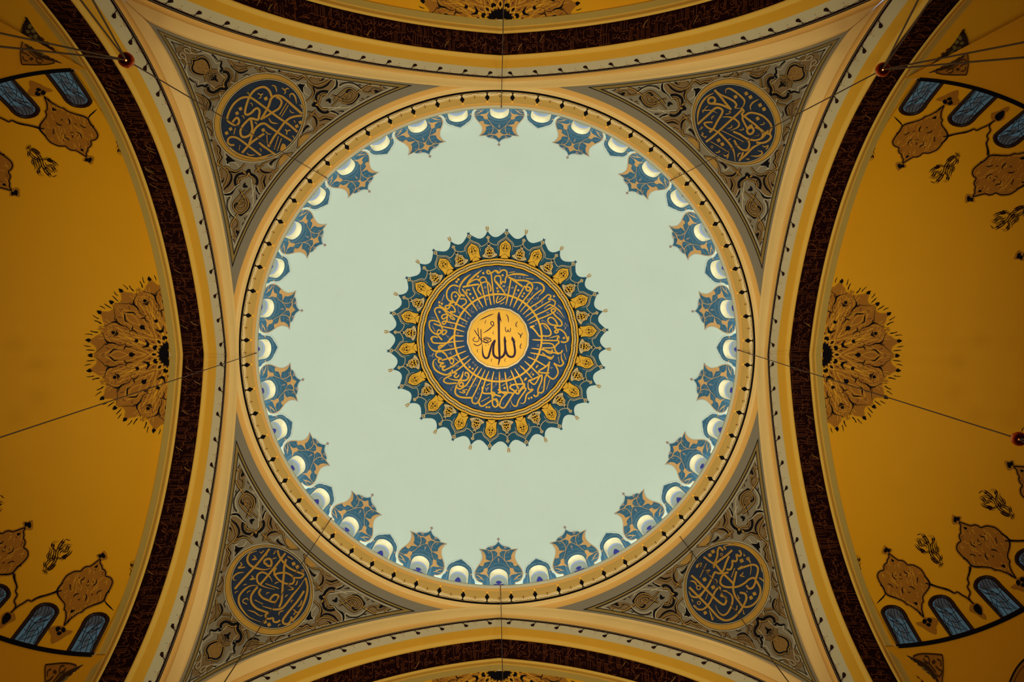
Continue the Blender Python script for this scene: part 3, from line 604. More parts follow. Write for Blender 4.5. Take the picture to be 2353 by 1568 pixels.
script(Q2, sc_, """+ 28 300 350 240 680 195 880;+ 28 410 480 340 700 275 905;+ 28 570 500 440 740 345 935;+ 28 735 500 700 600 550 790 430 980;+ 24 910 575 760 690 620 850 480 1020;+ 26 1040 670 860 820 690 930 535 1070;+ 24 1090 795 930 890 760 1000 580 1125;+ 24 1150 905 980 1000 800 1085 625 1195;+ 26 1130 1045 990 1110 850 1165 660 1255;
N 30 -20 180 45 240 110 190 170 180 215 220 215 290;T 38 200 305 330 265 450 260 560 275 650 295;N 36 240 320 330 360 400 385 480 385 600 395 690 440 735 500;N 38 330 370 430 440 530 512;N 30 560 500 600 520 640 520 680 540 670 590 620 590 600 550 620 480 650 450 700 430;T 36 700 435 830 430 910 460 955 520 950 590 900 650 850 690;
N 28 -20 300 60 300 95 340 90 400 95 465 130 410 180 430 190 350 215 300;N 30 -10 400 80 510 150 610 190 680;N 28 1030 670 1090 690 1090 730 1050 765 1120 770 1180 810 1180 860 1160 900;T 28 960 960 1020 900 1080 875 1150 905 1250 980 1310 1050 1375 1150;
N 30 1150 1040 1110 1010 1115 970 1160 960 1190 990 1150 1040 1200 1110 1290 1190 1320 1260 1290 1300 1200 1290 1100 1270 1040 1210 1050 1150 1110 1130 1170 1170 1220 1250 1220 1300 1170 1330 1220 1370 1240 1420 1200 1440 1175 1410 1230 1375 1300 1380 1380 1450 1430 1580;
N 30 860 1290 920 1255 990 1270 1060 1350 1100 1440 1060 1500 930 1500;N 30 905 1440 905 1500 860 1500 800 1420 740 1350 690 1320 770 1300;N 24 40 700 10 780 10 830 60 820 150 760 200 710;N 14 130 715 50 775;N 14 165 825 80 865;T 20 1060 1545 1150 1520 1250 1500 1270 1568;
D 130 285 28;D 445 585 28;D 560 650 26;D 528 705 26;D 20 545 28;D 35 605 28;D 1160 705 28;D 1360 1540 28;N 14 260 230 380 213;N 14 595 345 755 365;N 14 1240 880 1320 955;N 18 950 1285 1020 1365;O 398 665 18;O 800 908 17;O 800 1258 17;O 635 770 17;S 9 650 760 700 740 800 770;O 925 1195 16;S 9 950 1190 1070 1290;O 1230 1040 14;S 9 1250 1050 1330 1135;O 195 580 17;S 9 205 550 260 500;
S 12 300 530 320 550 330 510 350 550;S 12 775 550 800 560 830 520 820 590;S 12 800 730 840 740 850 710 830 770;S 12 885 810 920 820 940 800 910 860;S 12 1000 1030 1040 1030 1055 1020 1020 1070;S 12 130 480 135 520 150 485 155 520 170 480 175 525;S 8 1370 1240 1400 1250 1360 1300 1400 1340 1370 1370 1420 1290 1380 1260 1450 1300;S 9 370 310 390 305 385 340;S 9 440 320 460 340 480 310 490 350;S 9 540 310 560 320 550 350;S 9 720 630 740 640 700 680;S 9 690 860 730 820 720 800;S 9 60 140 80 150 70 190""", 'mgold')
script(Q3, sc_, """+ 28 200 -10 190 60 220 110 300 122 450 120 640 90 830 75;+ 28 270 290 400 275 640 230 850 180;+ 28 390 465 540 420 700 350 880 275;+ 28 440 665 600 590 740 490 840 430 930 375;+ 28 500 755 640 700 820 570 975 435;+ 28 840 990 900 940 1020 740 1120 585;+ 26 880 1170 970 1000 1095 780 1195 620;+ 26 1000 1220 1080 1070 1190 820 1265 655;+ 28 1130 1290 1180 1160 1270 850 1340 680;+ 28 1385 1130 1390 1000 1400 850 1435 690;+ 28 1550 1100 1550 870 1545 700;
N 30 620 0 500 110 400 190 340 230 330 200 370 165 430 165;T 34 110 100 150 200 220 265 290 285 340 265 400 290 470 350 520 430 560 500;N 28 560 500 600 540 630 480 610 430 560 440 550 480;N 30 390 290 310 300 270 350 300 400 380 430 330 450 330 490 350 510 430 520 370 550 370 590 460 580 410 620 420 660 470 665;
T 34 290 435 230 470 220 560 260 650 360 720 490 755 580 690 600 650;N 26 600 650 620 710 690 725 640 780 690 810 740 760;T 34 490 800 600 850 740 865 870 865 930 800 920 730 870 710 860 760 910 800;T 38 690 960 760 860 800 780 825 680;N 30 590 760 470 820 430 870 460 910 540 930 690 920;N 30 740 950 780 910 820 930 810 980 750 980 740 940;
N 30 690 1000 740 1040 800 1020 840 990;N 34 690 960 660 1080 680 1150 760 1200 880 1215 1000 1215;N 30 1000 1220 1000 1290 1040 1330 1100 1320 1150 1240;N 30 1130 1290 1160 1370 1220 1380 1300 1330 1390 1270 1430 1280;N 30 1205 990 1210 1100 1260 1130 1360 1130 1420 1150 1440 1180 1400 1170 1390 1120 1430 1110 1450 1140 1400 1220 1470 1260 1500 1310;N 30 1400 1290 1420 1370 1470 1400 1540 1350 1575 1330;N 30 1450 1150 1575 1190;N 20 745 1095 820 1120 860 1100 810 1075 900 1050;
D 950 600 28;D 1010 635 28;D 1290 1405 28;D 1342 1405 28;N 14 635 410 720 480;N 16 1285 970 1365 930;N 14 1175 1295 1350 1200;S 10 265 500 290 560 320 590 350 635;O 1345 835 17;O 1065 560 17;O 585 175 16;S 9 505 120 560 180;O 705 580 17;S 9 545 565 620 600 690 580;O 1020 510 15;O 925 550 15;O 1070 955 16;S 9 895 990 1050 985;O 1480 945 16;S 9 1370 1050 1470 970;S 14 1260 1010 1290 1060 1330 1010 1290 1030 1290 1090;S 12 145 375 200 370 230 320 200 360 220 405;S 12 520 330 560 320 580 285 570 340 600 345;S 12 1060 1195 1080 1240 1110 1210;S 9 640 980 580 1030 570 1070 600 1060;S 9 420 800 360 830 350 860;S 10 1030 825 1000 875;S 9 1220 900 1190 950;S 9 1110 840 1090 890;S 9 1130 1100 1110 1150;S 10 1150 1010 1150 1060;S 10 1460 800 1480 850 1500 800""", 'mgold')
script(Q4, sc_, """+ 16 45 620 38 500 38 400;+ 16 135 620 115 500 100 400;+ 16 250 590 210 480 168 380;+ 16 335 590 280 470 212 360;+ 15 410 470 330 380 272 325;+ 15 500 440 410 350 325 275;+ 15 580 340 460 270 360 225;+ 15 650 240 500 200 390 180;+ 15 720 195 560 150 405 128;+ 15 700 40 520 35 415 30;
N 17 720 -8 700 20 720 60 690 90 670 130 700 180 740 180 760 150;T 19 745 190 750 250 770 300 740 330 700 320 660 290;N 17 660 300 690 340 710 400 690 450 650 480 600 450 590 430;N 17 615 280 580 330 500 380 490 400 540 410 610 410;N 17 610 290 590 400 560 470 550 560 540 620 510 640 490 630;N 19 530 432 430 480 370 500;N 16 380 500 440 540 500 450 525 435;
N 17 525 440 520 500 480 600 480 660 450 680 430 660;T 18 370 500 365 560 380 600 420 600 400 620 350 660 330 740 300 760 270 750;N 19 330 535 250 540 180 550 160 580 200 610 250 650 280 600 330 540;T 17 260 560 260 640 300 590 340 600 260 720 240 780 210 790 180 760 170 720;N 18 190 642 100 630 20 640;N 18 20 600 100 650 130 640 70 700 40 770 50 800 90 810 130 760 190 660 240 600;N 16 -5 700 20 740 10 780;
N 15 530 70 600 70 650 85 650 120 530 125;N 15 530 130 600 180 640 180 640 140;N 14 530 180 600 240 630 250 660 210;N 17 830 -8 820 40 780 60 740 50;D 773 12 15;D 423 428 15;D 97 583 16;D 375 703 15;D 405 693 15;N 7 615 485 575 600;N 7 795 85 810 170;N 7 775 185 800 260;N 6 710 225 725 300;N 6 415 390 385 430;N 7 170 445 130 480;N 7 110 530 65 560;P 455 360 460 330 485 322 470 345;P 320 500 330 470 355 465 345 490;
O 165 530 8;S 5 60 470 65 490 75 475 80 490 88 470;S 5 400 560 410 590;S 5 520 560 525 590;S 5 740 375 750 385;S 5 260 350 262 370;S 6 620 350 645 345 625 365;S 6 280 600 300 605;S 5 80 750 85 770;S 5 165 780 160 810;S 5 440 240 440 200;S 5 560 20 575 5;S 5 470 90 490 85 470 105 490 105""", 'mgold')
sc_.build('calligraphy_ring', med)
CD = on(DOME, (1070, 700, 5.973), 2.2, base=.0008, step=.0004)
PG = '460 38 610 62 735 140 830 265 870 405 865 560 810 700 715 805 580 875 430 888 280 855 160 780 65 660 15 520 22 375 75 235 180 125 310 60'
d_ = MB(); P_ = flat(PG, CD.T); cen_ = P_.mean(0)
CD.fill(d_, [P_], 'tgold', 4, sm=False); CD.fill(d_, [cen_ + (P_ - cen_) * .945], 'brown', 5, sm=False); CD.fill(d_, [cen_ + (P_ - cen_) * .937], 'mgold', 6, sm=False); d_.build('gold_disc', med)
a_ = MB()
script(CD, a_, """P 460 100 478 170 495 248 474 222 472 400 476 560 479 740 470 780 455 825 443 830 451 740 443 560 440 300 436 160;N 30 652 470 668 560 678 650 660 708 620 720 580 700 552 640 542 560 536 470;N 32 542 560 542 640 520 700 470 734 420 728 385 690 377 620 385 545 402 490;T 28 404 478 362 540 335 640 312 718 280 738 245 708 231 640 228 540;P 537 432 552 475 560 520 530 500 522 478;P 640 440 684 516 650 510 628 484;
T 14 190 215 300 160 390 125;T 14 240 392 310 350 355 310 385 290;N 12 385 292 378 240 350 238 345 265 380 298;T 12 552 130 580 170 590 250;N 10 545 310 550 360 570 375 582 345 590 370 612 368 615 320;T 12 715 228 690 270 700 305 714 298;N 11 720 390 750 420 755 455 762 420 785 395;T 12 772 530 750 570 755 602 772 598;T 8 282 210 265 250 278 265;T 8 385 365 375 395 388 412;T 8 170 605 158 640 172 662;T 8 365 740 350 770 362 790;T 8 550 735 535 770 547 792;
N 12 120 350 150 400 200 470 225 520;N 10 165 320 175 400 180 490 150 510 110 500 100 480 130 450;N 12 210 340 212 440 220 520 190 555 150 565 110 540;N 10 235 470 280 450 320 460 350 465;N 11 235 490 270 520 310 500 250 480 300 470 350 490 330 510 290 530 240 510;D 275 560 8;D 313 550 8""", 'ink', 7)
a_.build('central_script', med)
# ================================================================ pendentives: frame, arabesques and calligraphy roundels
QUAD = {'upper left': (-1, -1), 'upper right': (1, -1), 'lower left': (-1, 1), 'lower right': (1, 1)}
def flip(sx, sy): return lambda V: V * np.array([sx, sy, 1.0])
def plan_fn(Q):
    P = np.stack([Q[:, 0], Q[:, 1], pend_z(Q[:, 0], Q[:, 1])], -1); return P, PEND.nrm(P)
PL = Chart(plan_fn, .014, base=.0010, step=.0004)
def edge_k(x, s): return 1.3 / (1 + .42 * x / np.maximum(pend_z(x, np.minimum(s, .935)) - S_Z0, .05))
def frame_loop(da, dr):
    ys = np.linspace(.05, 1.0, 1200); xs = inner_edge(ys); xs = xs - da * edge_k(xs, ys); ok = (np.hypot(xs, ys) > 1.0085 + dr) & (xs >= ys); ys = ys[ok]; xs = xs[ok]
    k = np.linspace(0, len(ys) - 1, 70).astype(int); a = np.stack([xs[k], ys[k]], -1); a = np.concatenate([a, [[(a[-1, 0] + a[-1, 1]) / 2] * 2]])
    b = a[:-1, ::-1][::-1]; t0 = math.atan2(a[0, 1], a[0, 0]); th = np.linspace(math.pi / 2 - t0, t0, 90)[1:-1]; arc = (1.0085 + dr) * np.stack([np.cos(th), np.sin(th)], -1)
    return np.concatenate([a, b, arc])
fr = MB(); LP = [frame_loop(*q) for q in ((.0, .0), (.0040, .021), (.0060, .0232), (.0135, .0272), (.0155, .0295), (.0180, .0320), (.0195, .0335))]
for i, j, m_ in ((0, 1, 'pgrey'), (1, 2, 'black'), (2, 3, 'strip'), (3, 4, 'black'), (5, 6, 'taupe')): PL.fill(fr, [LP[i], LP[j]], m_, 1, sm=False)
KA, KD = (330, 40, 7.84), (640, 120, 6.5333)
ca = on(PEND, KA, 3.0, base=.0010); cdv = on(PEND, KD, 3.0, base=.0010)
ar = MB()
def widen(txt, d):
    out = []
    for it in txt.split(';'):
        t = it.split()
        if t and t[0] in 'NT': t[1] = str(float(t[1]) + d); out.append(' '.join(t))
    return ';'.join(out)
def thin_down(txt, f):
    out = []
    for it in txt.split(';'):
        t = it.split()
        if t and t[0] in 'NT' and float(t[1]) > 24: t[1] = str(float(t[1]) * f)
        out.append(' '.join(t))
    return ';'.join(out)
for t in ('520 330 700 350 820 380 860 470 740 590 620 560 540 600 450 430', '560 960 760 980 880 1040 700 1190 560 1190 500 1060', '1200 560 1330 490 1450 470 1600 540 1500 620 1300 600', '430 900 560 900 640 920 760 880 900 960 700 1010 560 1010', '0 300 100 250 300 290 440 400 300 420 100 400', '560 600 740 590 700 640 620 720 600 800 540 800', '900 720 980 600 1090 545 1190 610 1190 690 1080 780 960 770'): cdv.fill(ar, t, 'umber', 0)
for t in ('1500 720 1700 740 1950 850 1850 930 1760 990 1650 960', '640 480 800 500 960 640 800 800 640 700', '1420 930 1560 950 1620 1100 1560 1330 1440 1250 1480 1080', '2040 950 2100 880 2352 960 2352 1040 2150 1030', '1050 980 1200 950 1380 980 1460 1100 1400 1230 1200 1200'): ca.fill(ar, t, 'umber', 0)
script(cdv, ar, """N 16 910 500 960 465 1030 450 1100 455 1180 490 1245 550;T 32 1240 715 1190 790 1110 850 1010 880 890 880;T 30 770 368 840 400 872 450 862 520 800 560 760 600 735 645;T 30 760 868 830 895 900 940 918 985 888 1035;N 38 745 592 680 582 620 594 574 630 558 690 562 735 512 792 566 806 604 862 660 898 720 900 748 880;
N 26 1010 600 1060 560 1120 565 1170 610 1210 640 1180 682 1140 732 1085 770 1020 775;P 700 730 730 700 760 690 782 702 786 730 780 762 755 755 740 735;N 13 1250 540 1330 490 1430 470 1500 475 1560 510 1630 542 1700 558;N 8 1290 582 1340 592 1390 560 1400 540 1450 532 1500 548 1562 570;P 1428 572 1460 560 1500 575 1548 572 1500 602 1460 632 1440 615 1450 595;
N 11 1240 690 1300 700 1350 660 1420 680 1500 670 1570 612 1650 575;N 9 1690 520 1760 518 1804 546;T 30 490 480 560 530 640 530 720 490 770 440 818 400;T 26 512 500 534 580 510 650 430 730;P 640 360 700 346 780 368 700 390 650 424 600 425 648 400;N 14 90 360 150 400 230 390 290 418 340 385 420 350;P 0 215 140 240 60 270 0 292;
P 230 470 290 492 320 460 350 480 392 470 390 520 370 560 362 604 330 570 280 520;T 28 490 935 550 990 570 1060 560 1120;T 26 610 1035 700 1000 800 1012 910 1000;P 780 1060 850 1045 935 1052 850 1112 765 1172 802 1112;N 12 400 1400 430 1345 550 1325 640 1255 725 1190;P 420 1432 560 1332 650 1308 500 1412 440 1452;P 370 1160 400 1110 430 1090 462 1112 430 1132 400 1160 345 1235;
N 9 320 280 380 330 470 430;N 10 600 620 660 660 740 600;N 10 820 640 900 660 980 700;N 8 440 880 520 900 560 930;N 8 300 1470 340 1380 330 1300;N 9 880 420 940 392 950 412;T 14 1190 500 1220 480 1240 500""", 'black', 2)
script(cdv, ar, """N 9 925 518 1000 484 1100 484 1200 532 1250 580;N 9 1200 722 1150 782 1080 812 960 832 650 822;N 10 790 378 846 404 848 470 818 530 760 585 718 640;N 9 884 398 902 450 898 505 925 520;N 9 770 900 860 922 888 960 892 1000 876 1028;N 8 210 458 300 458 345 468 404 482 372 530 384 600 450 650;N 8 430 1060 470 1092 490 1130 450 1152;N 8 410 470 420 520;N 8 0 160 400 222 820 290 1200 345 1700 400;N 8 940 800 830 850 760 870""", 'taupe', 3)
GD = """N 15 730 642 680 632 642 652 622 700 608 760 558 785 600 800 632 842 690 856 742 850;N 13 820 730 880 660 950 592 1020 545 1090 545 1160 600 1180 640 1150 700 1090 750 1020 762 950 740;N 11 800 812 860 750 940 680 1000 632 1060 604 1100 625 1100 682 1050 720 980 720 880 680 800 640;N 9 1000 612 1034 632 1002 652 1042 680 1000 702;N 17 1175 600 1250 552 1330 504 1420 488 1490 496 1545 522;N 10 1230 562 1290 592 1340 602 1402 590;
N 11 1250 706 1320 718 1380 694 1470 702 1545 650;P 1720 528 1792 546 1770 580 1740 602 1698 590 1724 565;N 15 310 290 400 370 460 440 490 468 545 492 620 482 700 452 760 412 820 380;N 14 456 440 440 476 496 540 516 610 480 680 408 742;N 14 470 405 520 372 580 384 622 362 642 384 618 412;N 14 100 330 150 370 220 368 290 398 330 368 400 350 520 332;N 9 30 290 100 250 180 252;N 12 150 270 190 290 180 322 140 300;
N 12 430 900 500 930 560 962 600 1012 680 968 780 990 900 990 1000 970 1042 938;O 1035 932 14;N 16 615 1122 680 1090 760 1080 782 1110 740 1170 650 1202 560 1196;N 9 545 870 420 1010 350 1180;N 9 560 870 440 1010;N 12 575 1190 470 1202 380 1242 322 1300 312 1380 300 1450 270 1490 180 1520 80 1535 0 1560;N 11 560 1112 530 1200 490 1320;N 8 578 1112 548 1200 505 1320;P 322 1320 362 1260 450 1228 460 1262 400 1320 350 1372 312 1400;N 8 1120 560 1160 580;T 16 500 690 560 740 540 700"""
script(cdv, ar, widen(GD, 17), 'black', 1, thin='black'); script(cdv, ar, GD, 'dgold', 3, thin='dgold')
script(ca, ar, """N 8 480 420 540 425;N 11 500 430 560 462 640 480 720 490 800 500 860 545 885 600 940 612;N 26 886 775 960 760 1000 742 1060 736 1130 780 1170 860 1188 930;T 26 955 622 1060 600 1160 612 1250 680 1320 760 1352 805;T 38 1350 780 1402 792 1382 870 1412 930 1372 980 1420 1060 1462 1092;N 50 1420 972 1496 984 1536 1050 1514 1120 1478 1180 1482 1240 1498 1290;P 1225 1075 1262 1052 1290 1030 1312 1050 1302 1080 1342 1152 1290 1132 1225 1120;
T 34 1555 860 1640 930 1700 980 1762 992 1864 950 1850 905;P 1640 708 1700 758 1775 738 1722 790 1752 832 1700 800 1680 770;N 15 1790 1044 1860 1020 1930 1060 2040 1082;N 15 2000 900 2080 952 2100 900 2160 890 2220 940 2290 980 2360 970;N 9 1345 640 1350 670 1400 650 1450 670;N 8 1380 700 1345 740;N 8 700 570 720 540 770 530 830 560;N 8 820 620 790 600 770 580;N 8 1060 860 1050 890 1100 920 1300 950;N 8 1150 1030 1200 1050 1230 1080;N 9 1230 1040 1290 1000 1320 1000;T 26 2220 850 2280 900 2352 890;N 8 1560 1130 1640 1150 1760 1140""", 'black', 2)
ca.fill(ar, '905 792 962 782 1012 756 1070 756 1130 802 1160 880 1176 950 1100 990 1000 985 930 920 905 850', 'umber2', 1)
script(ca, ar, """N 10 800 640 752 622 722 582 740 552 790 562 812 602;N 10 870 640 836 600 832 552 792 522;N 10 800 640 870 640 950 655;N 10 960 650 1080 632 1160 652 1230 722 1300 822 1352 806 1352 900 1340 940 1400 1040 1460 1090;N 9 960 600 1100 568 1200 592 1285 662 1340 735;N 11 1340 735 1420 690 1500 668 1600 678 1700 700;N 9 1560 1160 1660 1178 1760 1168 1832 1126 1842 1066 1872 1044 1922 1072 2000 1084 2100 1072;N 8 460 400 700 470 1000 540 1400 640 1800 740 2352 850""", 'taupe', 3)
GA = """N 13 740 492 830 524 872 582 940 614 972 712;N 14 866 742 950 742 1000 704 1070 702 1150 762 1190 850 1204 930;N 11 1085 880 1052 850 1050 874 1100 902 1190 930 1320 942;N 11 1000 830 1060 920 1110 1000 1130 1140;N 16 1390 1012 1450 1062 1462 1112 1430 1180 1440 1262;N 14 1460 918 1540 940 1600 1020 1590 1100 1545 1180 1562 1330;N 12 1500 720 1580 842 1640 920 1720 962 1760 942 1850 930 1870 900 1950 870 2050 842 2210 830;N 10 1530 730 1600 842 1700 882 1800 890 1950 870;
N 12 1690 990 1672 1100 1645 1250 1615 1310;N 8 1670 990 1650 1100 1625 1250;N 10 1660 752 1730 792 1800 812 1862 852;N 13 1780 762 1900 772 1980 850 2070 952;N 12 2050 960 2120 972 2200 1012 2300 1014;N 8 1200 960 1180 1060 1240 1090;N 9 1180 1000 1150 940"""
script(ca, ar, widen(GA, 20), 'black', 1); script(ca, ar, GA, 'dgold', 3)
dg_ = mirror(-135)
LS = ca.stp
ar2 = xf(ar, [same, dg_]); _V = np.abs(np.concatenate(ar2.v)); _C = np.array([_V[list(f)].mean(0) for f in ar2.f])
_ok = (np.hypot(_C[:, 0], _C[:, 1]) > 1.0435) & (_C[:, 0] < inner_edge(_C[:, 1]) - .0195 * edge_k(_C[:, 0], _C[:, 1])) & (_C[:, 1] < inner_edge(_C[:, 0]) - .0195 * edge_k(_C[:, 1], _C[:, 0]))
ar2.f = [f for f, k in zip(ar2.f, _ok) if k]; ar2.m = [f for f, k in zip(ar2.m, _ok) if k]
# circles lying on the pendentive: drawing coordinates are radii of the roundel
RCN = np.array([-.8125, -.817, float(pend_z(.8125, .817))]); _n = (RCN - [0, 0, S_Z0]); _n /= np.linalg.norm(_n)
_e1 = np.cross([0, 0, 1.0], _n); _e1 /= np.linalg.norm(_e1); _e2 = np.cross(_n, _e1)      # e2 points up the vault, towards the dome
RHO = .1665
def rd_fn(Q):
    P = RCN + RHO * (Q[:, :1] * _e1 + Q[:, 1:] * _e2); d = P - [0, 0, S_Z0]; d /= np.linalg.norm(d, axis=1, keepdims=True); return np.array([0, 0, S_Z0]) + math.sqrt(S_R2) * d, -d
RD = Chart(rd_fn, .09, base=.0030, step=.0004)
def cir(r, oy=0): a = np.linspace(0, 2 * np.pi, 96, endpoint=False); return np.stack([r * np.cos(a), oy + r * np.sin(a)], -1)
rg = MB(); OY = .062
for r0, r1, m_, ly in ((1.0, .985, 'taupe', 1), (.985, .972, 'black', 1)): RD.fill(rg, [cir(r0), cir(r1)], m_, ly, sm=False)
RD.fill(rg, [cir(.972), cir(.905, OY)], 'rgold', 1, sm=False); RD.fill(rg, [cir(.905, OY), cir(.893, OY)], 'black', 1, sm=False); RD.fill(rg, [cir(.893, OY), cir(.880, OY)], 'taupe', 1, sm=False); RD.fill(rg, [cir(.880, OY), cir(.868, OY)], 'black', 1, sm=False)
gd = MB(); RD.fill(gd, [cir(.868, OY)], 'navy', 1, sm=False)
